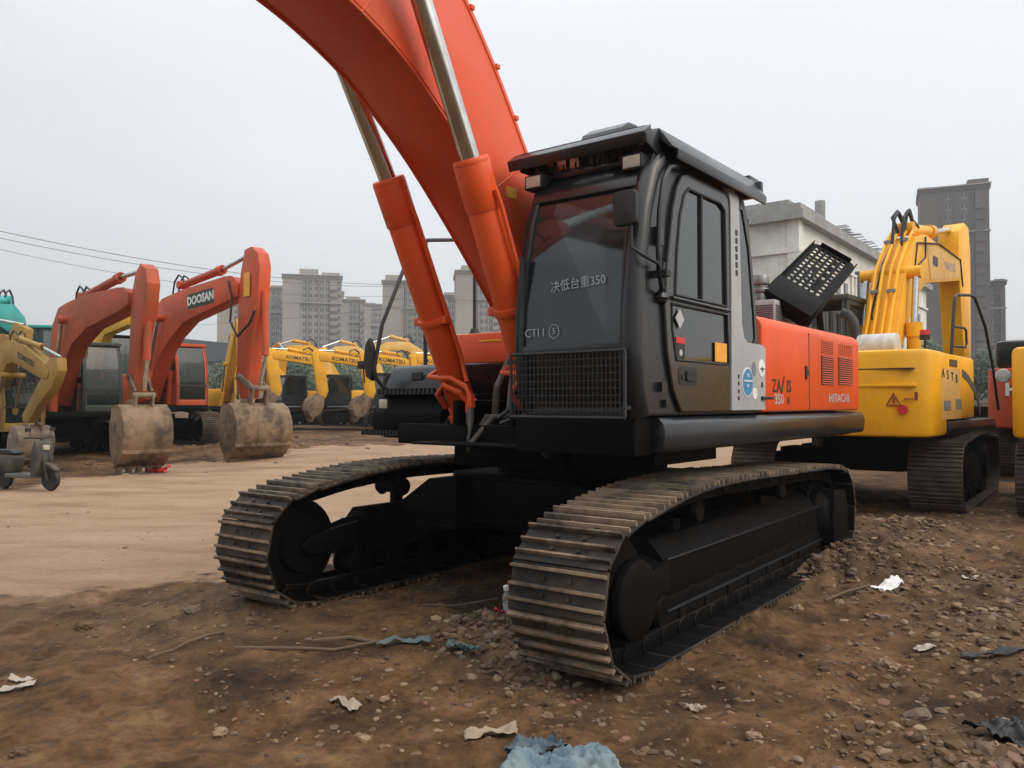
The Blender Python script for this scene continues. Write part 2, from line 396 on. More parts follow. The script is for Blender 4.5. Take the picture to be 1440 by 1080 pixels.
def loop_points(pts,n):
    """even samples with tangents of a closed smooth loop"""
    P=[];m=len(pts)
    for i in range(m):
        a,b,c,d=[Vector(pts[(i+k-1)%m]) for k in range(4)]
        for s in range(12):
            t=s/12; P.append(.5*((2*b)+(c-a)*t+(2*a-5*b+4*c-d)*t*t+(3*b-a-3*c+d)*t**3))
    L=[0]
    for i in range(len(P)): L.append(L[-1]+(P[(i+1)%len(P)]-P[i]).length)
    out=[];k=0
    for j in range(n):
        s=L[-1]*j/n
        while L[k+1]<s: k+=1
        a=P[k];b=P[(k+1)%len(P)]; q=a.lerp(b,(s-L[k])/max(1e-9,L[k+1]-L[k])); out.append(q)
    res=[]
    for j in range(n):
        d=(out[(j+1)%n]-out[j-1]).normalized(); res.append((out[j],d))
    return res,L[-1]
def arc(cx,cz,r,a0,a1,n):
    return [(cx+r*math.cos(R(a0+(a1-a0)*i/n)),cz+r*math.sin(R(a0+(a1-a0)*i/n))) for i in range(n+1)]
# outer face of the shoe plates, counter-clockwise seen from -y (x forward, z up): bottom rearward..front..top
LOOP=[(-1.9,.03),(-1.2,.03),(-.4,.03),(.4,.03),(1.2,.03),(1.85,.03)]+arc(2.06,.45,.42,-72,62,6)+[(1.95,.885),(1.55,.945),(1.0,.985),(.3,.985),(-.4,.965),(-1.1,.95),(-1.75,.925)]+arc(-2.07,.46,.42,105,255,6)
NS=44
TPTS,TLEN=loop_points(LOOP,NS)
def shoe_mesh(pitch,w):
    b=MB(); p=pitch
    b.mi=2; b.box(-p/2+.006,p/2-.008,-w/2+.003,w/2-.003,-.014,-.0102)
    b.mi=0
    b.box(-p/2+.002,p/2-.004,-w/2,w/2,-.010,.004)
    b.box(p/2-.03,p/2+.012,-w/2+.004,w/2-.004,.004,.010)   # overlapping lip
    for s in (-1,1): # chain links
        b.mi=2; b.box(-p/2-.02,p/2-.02,s*.115-.02,s*.115+.02,-.115,-.010)
        b.cyl((p/2-.03,s*.115-.03,-.065),(p/2-.03,s*.115+.03,-.065),.045,n=10); b.mi=0
    for bx in (-.045,.045):
        for s in (-1,1): b.cyl((bx,s*.085,.004),(bx,s*.085,.022),.014,n=6)
    b.mi=1
    for gx in (-p/2+.030,0.004,p/2-.040):
        hg=.034 if gx<.05 else .030
        b.prism([(gx-.013,.004),(gx+.013,.004),(gx+.008,.004+hg),(gx-.008,.004+hg)],'y',-w/2+.002,w/2-.002)
    return b.mesh('track_shoe',[TRACK,GROUSER,BLACK],.0015,40)
W=.604; G=1.366
SHOE=[shoe_mesh(TLEN/NS,W)]
# lightly worn variants: same shoe with chipped, caked plates
for k in range(2):
    me=SHOE[0].copy()
    for v in me.vertices:
        n_=noise.noise((v.co.x*30+k*9,v.co.y*14,v.co.z*8+k)); v.co.z+=.004*n_; v.co.y+=.004*n_*(1 if abs(v.co.y)>.29 else 0)
    SHOE.append(me)
def hero_track(s):
    y0=s*G
    tr=MB()
    pins=[p-Vector((d.y,-d.x))*-.06*-1 for p,d in TPTS]
    for (p,d) in TPTS:
        n_=Vector((d.y,-d.x)) # outward
        c=p-n_*.06+d*(TLEN/NS/2)
        tr.cyl((c.x,y0-.13,c.y),(c.x,y0+.13,c.y),.022,n=8)
    t=tr.build('track',BLACK,HERO)
    for i,(p,d) in enumerate(TPTS):
        n_=Vector((d.y,-d.x))
        jx=.003*noise.noise((i*1.7,s,0))
        M=Matrix(((d.x,0,n_.x,p.x+n_.x*jx),(0,-1 if False else 1,0,y0+jx),(d.y,0,n_.y,p.y+n_.y*jx),(0,0,0,1)))
        # keep handedness
        if M.to_3x3().determinant()<0:
            M=Matrix(((-d.x,0,n_.x,p.x),(0,1,0,y0+jx),(-d.y,0,n_.y,p.y),(0,0,0,1)))
        linkobj('track_shoe',SHOE[i%3],t,M)
    # front idler
    b=MB(); b.lathe([(.06,-.17),(.20,-.17),(.22,-.13),(.325,-.12),(.345,-.09),(.345,-.055),(.30,-.05),(.30,.05),(.345,.055),(.345,.09),(.325,.12),(.22,.13),(.20,.17),(.06,.17)],(2.05,y0,.45),'y',36)
    o=b.build('idler_wheel',BLACK,t)
    b=MB(); n=21; pr=[]
    for i in range(n*4):
        a=2*math.pi*i/(n*4); rr=.345 if i%4 in(1,2) else .295; pr.append((-2.06+rr*math.cos(a),.46+rr*math.sin(a)))
    b.prism(pr,'y',y0-.035,y0+.035); b.lathe([(.05,-.2),(.22,-.2),(.26,-.12),(.26,.1),(.22,.16),(.18,.2),(.05,.2)],(-2.06,y0,.46),'y',28)
    b.build('drive_sprocket',BLACK,t,.004)
    for k in range(8):
        x=1.42-.41*k; b=MB(); b.lathe([(.04,-.12),(.10,-.12),(.12,-.10),(.12,-.08),(.085,-.07),(.085,.07),(.12,.08),(.12,.10),(.10,.12),(.04,.12)],(x,y0,.215),'y',20); b.build('roller',BLACK,t)
    for x in (.95,-.75):
        b=MB(); b.lathe([(.03,-.15),(.07,-.15),(.085,-.12),(.06,-.10),(.06,.10),(.085,.12),(.07,.15),(.03,.15)],(x,y0,.80),'y',18); b.box(x-.05,x+.05,y0-.05*s-.03,y0-.05*s+.03,.60,.76); b.build('carrier_roller',BLACK,t)
def hero_track_frame(s):
    y0=s*G; b=MB()
    def yy(a): return y0+s*a
    # side beam, outer face proud of the shoe centre line; sloped top
    prof=[(yy(-.17),.30),(yy(.115),.30),(yy(.115),.535),(yy(.10),.55),(yy(.0),.66),(yy(-.17),.68)]
    b.prism(prof,'x',-1.95,1.42)
    b.box(-1.95,1.42,yy(.085),yy(.118),.205,.31)           # lower rail
    b.prism([(yy(-.1),.30),(yy(-.1),.60),(yy(.11),.52),(yy(.11),.30)],'x',1.42,1.62)
    for f in (-1,1): b.prism([(1.55,.38),(2.05,.38),(2.12,.45),(2.05,.52),(1.55,.58)],'y',yy(f*.2)-.02,yy(f*.2)+.02) # idler fork
    # rear motor guard
    b.prism([(-1.95,.18),(-1.95,.70),(-2.36,.67),(-2.47,.52),(-2.47,.24),(-2.40,.16)],'y',yy(.0),yy(.24))
    b.box(-1.98,-1.93,yy(.1),yy(.16),.20,.66); b.box(-2.0,1.46,yy(.105),yy(.122),.085,.23)
    for k in range(7): # lower guard brackets between rollers
        x=1.2-.41*k; b.box(x-.04,x+.04,yy(.12),yy(.135),.10,.22)
    o=b.build('track_frame',BLACK,HERO,.008)
    b=MB(); b.tube([(1.42,yy(.128),.55),(.3,yy(.128),.548),(-1.95,yy(.128),.548)],.011,6); b.tube([(1.42,yy(.13),.228),(-1.95,yy(.13),.228)],.011,6)
    b.build('edge_weld',STEEL if False else DARK,o)
    b=MB(); b.lathe([(.05,0),(.225,0),(.235,s*.03),(.225,s*.07),(.18,s*.085),(.05,s*.09)],(1.99,yy(.165),.42),'y',32)
    b.build('idler_cover',BLACK,o,.006)
    b=MB()
    for z in (.40,.425,.45,.475): b.box(1.385,1.40,yy(.115),yy(.121),z,z+.013)
    b.build('serial_mark',LGREY,o)
    b=MB()
    for x,z,r in ((-.95,.45,.045),(-1.3,.46,.045),(-.6,.36,.03),(-1.55,.40,.04)): b.cyl((x,yy(.11),z),(x,yy(.119),z),r,n=14)
    b.build('grease_port',BLACK,o)
    # step
    b=MB(); b.box(-.25,.15,yy(.12),yy(.22),.40,.42); b.box(-.25,-.23,yy(.12),yy(.2),.36,.41); b.box(.13,.15,yy(.12),yy(.2),.36,.41)
    return o
for s in (1,-1): hero_track(s); hero_track_frame(s)
# carbody: centre box, four legs arching to the frames, swing bearing
b=MB()
b.prism([(.85,-.75),(.85,.75),(.55,1.0),(-.55,1.0),(-.85,.75),(-.85,-.75),(-.55,-1.0),(.55,-1.0)],'z',.50,.93)
for sx in (1,-1):
    for s in (1,-1):
        x0,x1=(sx*.35,sx*1.05)
        # arched leg
        prof=[(s*.55,.50),(s*.55,.93),(s*.85,.90),(s*1.22,.66),(s*1.22,.30),(s*1.0,.36),(s*.8,.47)]
        b.prism(prof,'x',x0,x1)
        b.box(x0-.01*sx,x1+.012*sx,s*.6,s*1.2,.50,.53)
b.box(.86,.90,-.5,.5,.55,.9)
co=b.build('carbody',BLACK,HERO,.012)
b=MB(); b.lathe([(.5,.90),(.74,.90),(.74,1.0),(.70,1.0),(.70,1.06),(.76,1.06),(.76,1.14),(.5,1.14)],(0,0,0),'z',48); b.build('swing_bearing',BLACK,co)
# ---- upper frame
b=MB()
b.box(-3.05,1.30,-.95,.95,1.20,1.36); b.box(-2.9,.74,-.60,.52,1.18,1.36); b.box(.9,1.60,-.5,.52,1.215,1.235)
b.box(-3.0,1.62,.52,1.44,1.20,1.44)        # under cab and left bay
b.box(-3.0,.92,-1.42,-.62,1.22,1.44)        # right deck
b.box(-2.7,1.35,-.30,-.25,1.36,1.55); b.box(-2.7,1.35,.25,.30,1.36,1.55)
b.box(.1,1.1,.62,1.30,1.10,1.22)
b.box(.3,1.0,-.60,.5,1.02,1.22)
deck=hp(b,'deck',BLACK,.01)
b=MB()
for y in (-.30,.26):
    b.prism([(-.25,1.40),(.75,1.40),(.55,1.75),(.35,2.02),(.18,2.08),(.0,2.0),(-.15,1.8)],'y',y,y+.045)
hp(b,'boom_bracket',BLACK,.006)
b=MB() # cylinder base lugs
for y in (-.56,-.31,.28,.53):
    b.prism([(.75,1.2),(1.12,1.2),(1.16,1.36),(1.12,1.42),(.95,1.44),(.8,1.36)],'y',y,y+.03)
b.cyl((1.08,-.56,1.35),(1.08,.56,1.35),.05,n=16)
hp(b,'cylinder_bracket',BLACK,.004)
# side skirts (rounded steel rails along the deck)
def skirt(y,s,x0,x1):
    b=MB(); pr=[(y-s*.12,1.44),(y-s*.01,1.435),(y+s*.025,1.40),(y+s*.04,1.35),(y+s*.03,1.24),(y+s*.005,1.215),(y-s*.12,1.215)]
    b.prism(pr,'x',x0,x1)
    return b
hp(skirt(1.495,1,-3.19,1.40),'side_rail',SKIRT,.006,label='long dark grey rail under the cab and orange panel')
b=skirt(-1.42,-1,-3.1,.1); hp(b,'side_rail',SKIRT,.006)
# ---- left body shell (orange) behind the cab
def shell_profile(y,z0,z1,r,n=5):
    out=[(.30,z0),(y,z0)]
    for i in range(n+1):
        a=R(90*i/n); out.append((y-r+r*math.cos(a),z1-r+r*math.sin(a)))
    out.append((.30,z1+.01)); return out
b=MB(); b.prism(shell_profile(1.50,1.45,2.235,.10),'x',-.335,-3.12)
body=hp(b,'side_panel',ORANGE,.035,label='orange engine side panel with two louvred vents')
b=MB()
b.box(-1.475,-1.467,1.497,1.5035,1.47,2.16); b.box(-.80,-.795,1.44,1.5035,2.05,2.12) if False else None
b.box(-3.0,-.5,1.497,1.5033,1.455,1.462)
b.build('panel_seam',LBLACK,body)
def vent(x0,x1,z0,z1,split):
    b=MB(); b.box(x1,x0,1.498,1.503,z0,split)
    o=b.build('vent',LBLACK,body)
    b=MB(); n=13
    for i in range(n):
        z=z0+(split-z0)*(i+.5)/n
        b.box(x1+.01,x0-.01,1.502,1.508,z-.004,z+.004)
    b.build('louver',ORANGE,o) if False else None
    bb=MB()
    for i in range(n):
        z=z0+(split-z0)*(i+.5)/n; bb.prism([(1.503,z-.008),(1.512,z-.004),(1.503,z+.006)],'x',x1+.012,x0-.012)
    q=bb.build('vent',ORANGE_B,body)
    # fine dotted screen on top
    d=MB(); nx,nz=8,7
    for i in range(nx):
        for j in range(nz):
            x=x0-(x0-x1)*(i+.5)/nx; z=split+.015+(z1-split-.015)*(j+.5)/nz
            d.box(x-.010,x+.010,1.4985,1.5035,z-.004,z+.004)
    d.build('vent_screen',LBLACK,body)
vent(-1.82,-2.20,1.70,2.12,1.98); vent(-2.36,-2.86,1.71,2.12,1.99)
b=MB(); text_on(b,'ZA',.150,FL(-.645,1.501,1.665),.002,1.05); b.add([(-.06,-.06,0),(-.035,-.06,0),(.035,.09,0),(.01,.09,0),(-.06,-.06,.004),(-.035,-.06,.004),(.035,.09,.004),(.01,.09,.004)],[(0,3,2,1),(4,5,6,7),(0,1,5,4),(1,2,6,5),(2,3,7,6),(3,0,4,7)],FL(-.80,1.4995,1.665)); text_on(b,'IS',.150,FL(-.935,1.501,1.665),.002,1.15)
b.build('lettering',LBLACK,body)
b=MB(); text_on(b,'350',.118,FL(-.70,1.501,1.555),.001,1.25); b.build('lettering',LGREY,body)
b=MB(); text_on(b,'H',.085,FL(-.92,1.501,1.545),.003); b.build('lettering',LBLACK,body)
b=MB(); text_on(b,'HITACHI',.115,FL(-2.38,1.501,1.57),.001,1.5); b.build('lettering',LGREY,body)
b=MB(); b.box(-1.40,-1.36,1.498,1.512,1.74,1.86); b.cyl((-1.43,1.5,1.80),(-1.43,1.508,1.80),.02,n=12); b.build('door_latch',LBLACK,body)
# rest of the engine house + counterweight
b=MB(); b.prism([(-.35,-1.42),(-.35,.5),(-2.55,.5),(-2.55,-1.42)],'z',1.44,2.20)
hp(b,'engine_house',ORANGE,.05)
b=MB(); pl=[(-2.58,-1.42),(-2.58,.29),(-3.125,.29),(-3.14,1.25),(-3.30,1.15),(-3.42,.7),(-3.47,0),(-3.42,-.7),(-3.28,-1.2),(-3.1,-1.42)]
b.prism(pl,'z',1.16,2.22); hp(b,'counterweight',ORANGE,.05)
# grey louvred box and open perforated hood on top
b=MB(); b.box(-2.72,-1.72,.75,1.10,2.235,2.53)
lb=hp(b,'air_intake',GREYL,.012,label='grey louvred intake box')
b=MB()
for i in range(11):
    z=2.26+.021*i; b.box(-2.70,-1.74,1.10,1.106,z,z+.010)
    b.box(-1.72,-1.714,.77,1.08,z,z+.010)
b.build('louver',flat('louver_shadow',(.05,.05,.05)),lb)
b=MB(); b.cyl((-1.86,.9,2.50),(-1.86,.9,2.62),.075,n=20); b.cyl((-1.86,.9,2.62),(-1.86,.9,2.66),.095,n=20); b.cyl((-1.86,.9,2.66),(-1.86,.9,2.70),.06,n=20); b.cyl((-1.86,.9,2.70),(-1.86,.9,2.79),.09,.085,20)
hp(b,'exhaust_pipe',STEEL,.004,label='short grey exhaust stack with cap')
# hood: plate in its own frame
P1=Vector((-1.98,.90,2.60)); P2=Vector((-3.70,.88,3.40)); P4=Vector((-2.06,1.22,2.36))
eu=(P2-P1); L_=eu.length; eu.normalize(); ev=(P4-P1); ev=(ev-eu*ev.dot(eu)); Wd=ev.length+.10; ev.normalize(); en=eu.cross(ev)
MH=Matrix(((eu.x,ev.x,en.x,P1.x),(eu.y,ev.y,en.y,P1.y),(eu.z,ev.z,en.z,P1.z),(0,0,0,1)))
outer=rrect(-.15,L_,-.03,Wd,.09,5); holes=[]
random.seed(5)
for c in range(13):
    for r_ in range(6):
        u=.42+c*.108; v_=.035+r_*.068
        if (c in(4,5,9) and r_ in (4,)) or (c==7 and r_ in(2,)): continue
        if r_==4 and c%2: continue
        holes.append([(u,v_),(u+.082,v_),(u+.082,v_+.036),(u,v_+.036)])
v,f=shape2d([outer]+holes,.012)
b=MB(); b.add(v,f,MH)
hood=hp(b,'engine_hood',BLACK,0,label='black perforated engine hood propped open')
b=MB()
for (u0,u1,v0,v1) in ((-.1,L_-.06,-.035,-.02),(-.1,L_-.06,Wd-.0,Wd+.015)): b.box(u0,u1,v0,v1,-.05,.05,MH)
b.box(L_-.02,L_,.05,Wd-.07,-.05,.05,MH); b.box(-.15,.32,-.02,Wd-.01,-.14,-.01,MH); b.box(.38,L_-.1,.29,.305,-.03,-.007,MH)
b.build('hood_frame',BLACK,hood,.004)
b=MB(); b.tube([(-2.35,.95,2.25),(-2.7,.93,2.88)],.012,6); hp(b,'hood_stay',WIRE)
# ---- cab
PROF=[(1.63,1.46),(1.70,1.62),(1.72,1.85),(1.71,2.15),(1.67,2.45),(1.60,2.74),(1.50,2.97),(1.40,3.08)]  # front edge (x,z)
side=PROF+[(1.25,3.13),(.05,3.13),(-.06,2.95),(-.16,2.55),(-.26,2.0),(-.31,1.46)]
winU=[(1.235,2.225),(1.21,2.50),(1.165,2.74),(1.10,2.90),(1.03,2.955),(.52,2.955),(.445,2.915),(.425,2.225)]
winL=[(1.22,1.805),(1.275,2.0),(1.285,2.165),(.41,2.165),(.39,1.805)]
winR=[(.165,3.0),(.04,3.0),(-.08,2.72),(-.17,2.25),(-.20,2.04),(-.16,1.985),(.05,1.975),(.13,2.02),(.165,2.1)]
doorO=[(1.14,1.475),(1.25,1.61),(1.33,1.85),(1.365,2.14),(1.335,2.40),(1.25,2.78),(1.19,2.93),(1.12,3.02),(1.02,3.055),(.47,3.055),(.385,3.01),(.36,2.9),(.37,1.475)]
v,f=plateXZ([side,[(1.20,1.55),(1.30,1.85),(1.31,2.3),(1.2,2.8),(1.1,2.98),(.45,2.98),(.42,1.55)],winR],1.455,1.495)
cab=MB(); cab.add(v,f)
v,f=plateXZ([side,[(1.45,1.95),(1.48,2.3),(1.38,2.75),(1.25,2.98),(.1,2.98),(-.05,2.5),(-.1,1.95)]],.595,.625); cab.add(v,f)
cab.strip([(.05,3.13),(1.30,3.125),(1.42,3.06)],'y',.60,1.48,.04)
cab.box(-.25,1.62,.60,1.48,1.445,1.50)
cab.box(-.30,-.24,.56,1.48,1.46,2.0); cab.box(-.18,-.12,.56,1.48,2.0,2.12)
cab.box(0.0,.05,.56,1.48,2.98,3.12)
# front posts follow the screen profile
for y0_,y1_ in ((1.385,1.495),(.595,.66)):
    cab.strip([(x,z) for x,z in PROF],'y',y0_,y1_,.09)
cab.strip([(1.72,1.85),(1.715,1.90)],'y',.60,1.49,.05)
cab.strip([(1.545,2.89),(1.50,2.975),(1.40,3.08)],'y',.60,1.49,.05)
cabo=hp(cab,'cab_frame',DARK,.012,label='charcoal cab shell')
# rounded corner post
b=MB(); pth=[(x-.055,1.462,z) for x,z in PROF[:-1]]; b.tube([(x-.05,1.455,z) for x,z in PROF],.072,12); b.build('corner_post',DARK,cabo)
# windscreen (curved sheet) 
b=MB(); b.strip([(x-.02,z) for x,z in PROF[2:7]],'y',.655,1.40,.008); ws=b.build('windscreen',GLASS,cabo)
b=MB(); b.strip([(x-.035,z) for x,z in PROF[:3]],'y',.655,1.40,.012); b.build('lower_screen',flat('smoked_lower_glass',(.012,.014,.014),.12),cabo)
b=MB(); text_on(b,'\u51b3\u4f4e\u53f0\u91cd350',.080,FF(1.6885,1.07,2.285,R(3)),-.0006,.95,.0012)
b.build('chalk_writing',CHALK,ws); b=MB(); text_on(b,'CTI I',.078,FF(1.706,.745,1.985),-.001,1.0,.0012)
for k in range(24):
    a=R(15*k); a2=R(15*k+15); c=(.90,1.99); b.tube([(1.706,c[0]+.038*math.cos(a),c[1]+.045*math.sin(a)),(1.706,c[0]+.038*math.cos(a2),c[1]+.045*math.sin(a2))],.002,4)
text_on(b,'5',.055,FF(1.706,.90,1.99),-.0006,1.1,.0012)
b.build('chalk_writing',CHALK,ws)
b=MB(); b.tube([(1.70,.64,1.95),(1.68,.66,2.5)],.008,5); b.box(1.695,1.71,.63,.66,1.93,2.5); b.build('wiper',LBLACK,ws)
# cage over the lower screen
b=MB()
for z in (1.44,1.845): b.tube([(1.79,.615,z),(1.79,1.47,z)],.011,6)
for y in (.615,1.47): b.tube([(1.79,y,1.44),(1.79,y,1.845)],.011,6)
for i in range(1,9): z=1.44+.405*i/9; b.tube([(1.79,.615,z),(1.79,1.47,z)],.0035,4)
for i in range(1,27): y=.615+.855*i/27; b.tube([(1.793,y,1.44),(1.793,y,1.845)],.003,4)
for y in (.6,1.45):
    for z in (1.5,1.8): b.box(1.70,1.79,y-.012,y+.012,z-.01,z+.01)
b.build('wire_guard',WIRE,cabo)
# door
v,f=plateXZ([doorO,winU,winL],1.496,1.522); b=MB(); b.add(v,f)
door=b.build('door',DARKD,cabo,0)
b=MB()
def ring(pts,r,y):
    P=[(x,y,z) for x,z in pts]; P.append(P[0]); b.tube(P,r,6)
ring(winU,.012,1.522); ring(winL,.009,1.522); b.box(.822,.846,1.50,1.528,2.225,2.955)
ring(doorO,.008,1.512)
b.build('rubber_seal',BLACKR,door)
b=MB(); b.tube([(1.29,1.53,2.20),(.39,1.53,2.195)],.014,8); b.build('belt_rail',SKIRT,door)
b=MB(); v,f=plateXZ([winU],1.505,1.512); b.add(v,f); b.build('window',GLASSD,door)
b=MB(); v,f=plateXZ([winL],1.505,1.512); b.add(v,f); b.build('lower_window',GLASSD,door)
b=MB(); b.add(*plateXZ([rrect(.925,1.19,1.645,1.765,.035)],1.518,1.526)); b.mi=1; b.add(*plateXZ([rrect(.95,1.10,1.675,1.74,.02)],1.526,1.54)); b.cyl((1.14,1.52,1.70),(1.14,1.532,1.70),.02,n=12)
b.build('handle',[LBLACK,BLACKR],door)
b=MB(); b.add(*plateXZ([[(1.17,2.14),(1.11,2.075),(1.17,2.01),(1.235,2.075)]],1.522,1.526)); b.build('sticker',LGREY,door)
b=MB(); b.add(*plateXZ([[(1.228,1.955),(1.10,1.955),(1.10,1.915),(1.228,1.915)]],1.522,1.526)); b.build('sticker',STK_R,door)
b=MB(); b.add(*plateXZ([[(1.228,1.912),(1.10,1.912),(1.10,1.81),(1.228,1.81)]],1.522,1.525)); b.mi=1; b.cyl((1.16,1.52,1.855),(1.16,1.5265,1.855),.022,n=12); b.build('sticker',[LBLACK,LGREY],door)
b=MB(); b.add(*plateXZ([[(.625,1.955),(.425,1.955),(.425,1.82),(.625,1.82)]],1.522,1.526)); b.build('sticker',STK_Y,door,label if False else 0)
# silver rear pillar and panel
v,f=plateXZ([[(.352,1.475),(-.31,1.475),(-.325,1.96),(-.26,1.985),(.04,1.985),(.11,2.02),(.15,2.12),(.175,2.6),(.20,3.06),(.30,3.10),(.40,3.09),(.355,3.0),(.345,2.4)]],1.496,1.53)
b=MB(); b.add(v,f); sil=b.build('rear_pillar',GREYL,cabo,0); sil['label']='silver grey cab rear panel with round stickers'
b=MB()
for i,z in enumerate((2.47,2.53,2.59,2.65,2.71,2.77)): b.box(.235,.265,1.529,1.535,z,z+.04)
for z in (1.55,1.60,1.66,1.71): b.box(.215,.235,1.529,1.534,z,z+.028)
text_on(b,'EX',.05,FL(-.01,1.49,2.93))
b.build('black_marks',LBLACK,sil)
def disc(x,z,rx,rz_,mat,y=1.5305,nm='sticker'):
    b=MB(); b.add(*plateXZ([[(x+rx*math.cos(R(15*k)),z+rz_*math.sin(R(15*k))) for k in range(24)]],y-.002,y+.003)); return b.build(nm,mat,sil)
disc(.055,1.685,.108,.112,WHITE); disc(.055,1.685,.098,.102,STK_B,1.533)
b=MB(); b.add(*plateXZ([[(.14,1.69),(-.03,1.69),(-.03,1.70),(.14,1.70)]],1.535,1.538)); text_on(b,'ISO',.035,FL(.055,1.537,1.735)); text_on(b,'9001',.03,FL(.055,1.537,1.655)); b.build('sticker_print',WHITE,sil)
disc(-.075,1.79,.04,.055,flat('grey_sticker',(.2,.2,.24))); disc(-.09,1.60,.045,.045,WHITE); disc(-.235,1.80,.065,.07,WHITE)
b=MB(); b.box(-.28,-.20,1.534,1.537,1.79,1.80); b.box(-.25,-.24,1.534,1.5375,1.77,1.81); b.box(-.25,-.225,1.529,1.535,1.65,1.69); b.build('black_marks',LBLACK,sil)
b=MB(); b.tube([(-.24,1.53,1.565),(-.33,1.56,1.568),(-.42,1.55,1.566)],.012,6); b.box(-.27,-.22,1.528,1.545,1.55,1.58); b.build('door_catch',BLACKR,sil)
v,f=plateXZ([winR],1.478,1.486); b=MB(); b.add(v,f); b.build('rear_window',GLASSD,cabo)
b=MB(); b.box(-.20,-.19,.64,1.45,2.1,2.98); b.build('rear_window',GLASSD,cabo)
v,f=plateXZ([[(1.45,1.95),(1.48,2.3),(1.38,2.75),(1.25,2.98),(.1,2.98),(-.05,2.5),(-.1,1.95)]],.605,.612); b=MB(); b.add(v,f); b.build('side_window',GLASSC,cabo)
# grab rail and hinges
b=MB(); b.tube([(1.43,1.50,2.20),(1.455,1.545,2.24),(1.505,1.55,2.35),(1.515,1.55,2.5),(1.495,1.55,2.72),(1.44,1.55,2.92),(1.36,1.55,3.02),(1.24,1.545,3.06),(1.16,1.50,3.065)],.017,8)
b.build('grab_rail',DARK,cabo); b=MB(); b.lathe([(.0,-.04),(.04,-.03),(.055,0),(.04,.03),(.0,.04)],(1.40,1.50,2.19),'z',14); b.build('knob',DARK,cabo); b=MB()
b.box(1.40,1.47,1.49,1.53,2.52,2.63); b.box(1.36,1.43,1.49,1.53,1.60,1.66); b.box(1.32,1.36,1.49,1.52,1.5,1.55)
b.build('hinge',DARK,cabo)
# roof guard
b=MB()
b.prism([(-.16,3.185),(-.20,3.22),(-.12,3.265),(1.38,3.275),(1.52,3.235),(1.515,3.20),(1.36,3.225),(-.1,3.20)],'y',.42,1.50)
b.prism([(1.50,3.27),(1.62,3.12),(1.62,3.165),(1.52,3.285),(1.30,3.30)],'x',-.14,1.38) 
rg=MB()
rg.add(*shape2d([[(-.16,.46),(1.49,.46),(1.49,1.45),(-.16,1.45)]]+[[(1.36,.72+k*.055),(1.46,.72+k*.055),(1.46,.752+k*.055),(1.36,.752+k*.055)] for k in range(7)]+[[(1.22,1.24),(1.30,1.24),(1.30,1.30),(1.22,1.30)]],.025),Matrix.Translation((0,0,3.262)))
rg.prism([(1.485,3.275),(1.485,3.25),(1.565,3.185),(1.575,3.21)],'y',.41,1.49)       # front visor lip
rg.prism([(1.565,3.21),(1.575,3.21),(1.55,3.145),(1.54,3.145)],'y',.41,1.49)
rg.prism([(1.44,3.277),(1.44,3.25),(1.575,3.13),(1.595,3.14),(1.50,3.27)],'x',-.18,1.40)   # left flange
rg.prism([(1.578,3.14),(1.595,3.14),(1.590,3.075),(1.573,3.075)],'x',-.20,1.32)
rg.prism([(.48,3.275),(.48,3.25),(.42,3.165),(.40,3.18),(.43,3.27)],'x',-.18,1.42)
rg.prism([(1.40,3.272),(1.565,3.205),(1.56,3.14),(1.34,3.08)],'y',1.48,1.50)
rg.prism([(1.40,3.272),(1.565,3.205),(1.54,3.15),(1.40,3.2)],'y',.405,.421)
rg.box(-.22,-.17,.46,1.56,3.14,3.262)
for x in (.1,.9): 
    for y in (.62,1.42): rg.box(x,x+.05,y,y+.05,3.12,3.255)
rg.box(-.42,-.22,1.20,1.45,3.20,3.34)
rgo=rg.build('roof_guard',DARK,cabo,.005); rgo['label']='charcoal roof guard with overhanging visor'
b=MB() # slatted grille under the visor
for k in range(9): b.box(1.42,1.44,.5+.105*k,.52+.105*k,3.10,3.20)
for k in range(10): b.box(1.30+.0*k,1.31,.5+.1*k,.51+.1*k,3.06,3.2)
b.box(1.39,1.41,.46,1.50,3.06,3.10); b.build('guard_grille',BLACKR,rgo)
b=MB(); b.prism([(.74,3.27),(.80,3.40),(.87,3.46),(.97,3.49),(1.08,3.48),(1.18,3.42),(1.26,3.27),(1.22,3.27),(1.15,3.38),(1.06,3.44),(.97,3.455),(.88,3.42),(.78,3.27)],'y',.78,1.10); b.prism([(.78,3.27),(.86,3.42),(.97,3.46),(1.08,3.44),(1.22,3.27)],'y',.79,.80)
b.build('roof_hatch',DARK,rgo,.006)
for y in (.60,1.37):
    b=MB(); x=1.505; b.box(x-.09,x+.02,y-.075,y+.075,3.0,3.10); q=b.build('work_light',BLACKR,rgo,.01)
    b=MB(); b.box(x+.015,x+.024,y-.060,y+.060,3.012,3.088); b.build('lens',LAMP,q,.004)
    b=MB(); b.box(x-.06,x-.03,y-.02,y+.02,3.08,3.25); b.build('bracket',BLACKR,q)
# mirror
b=MB(); b.tube([(1.47,1.54,2.36),(1.62,1.60,2.37),(1.74,1.56,2.41),(1.76,1.50,2.46),(1.76,1.50,2.62)],.011,8); b.box(1.44,1.50,1.50,1.60,2.31,2.35); b.cyl((1.46,1.55,2.28),(1.46,1.55,2.40),.018,n=10)
mi=hp(b,'mirror',BLACKR)
b=MB(); b.prism(rrect(1.385,1.545,2.59,2.80,.03),'x',1.735,1.785); b.build('mirror_head',BLACKR,mi,.01)
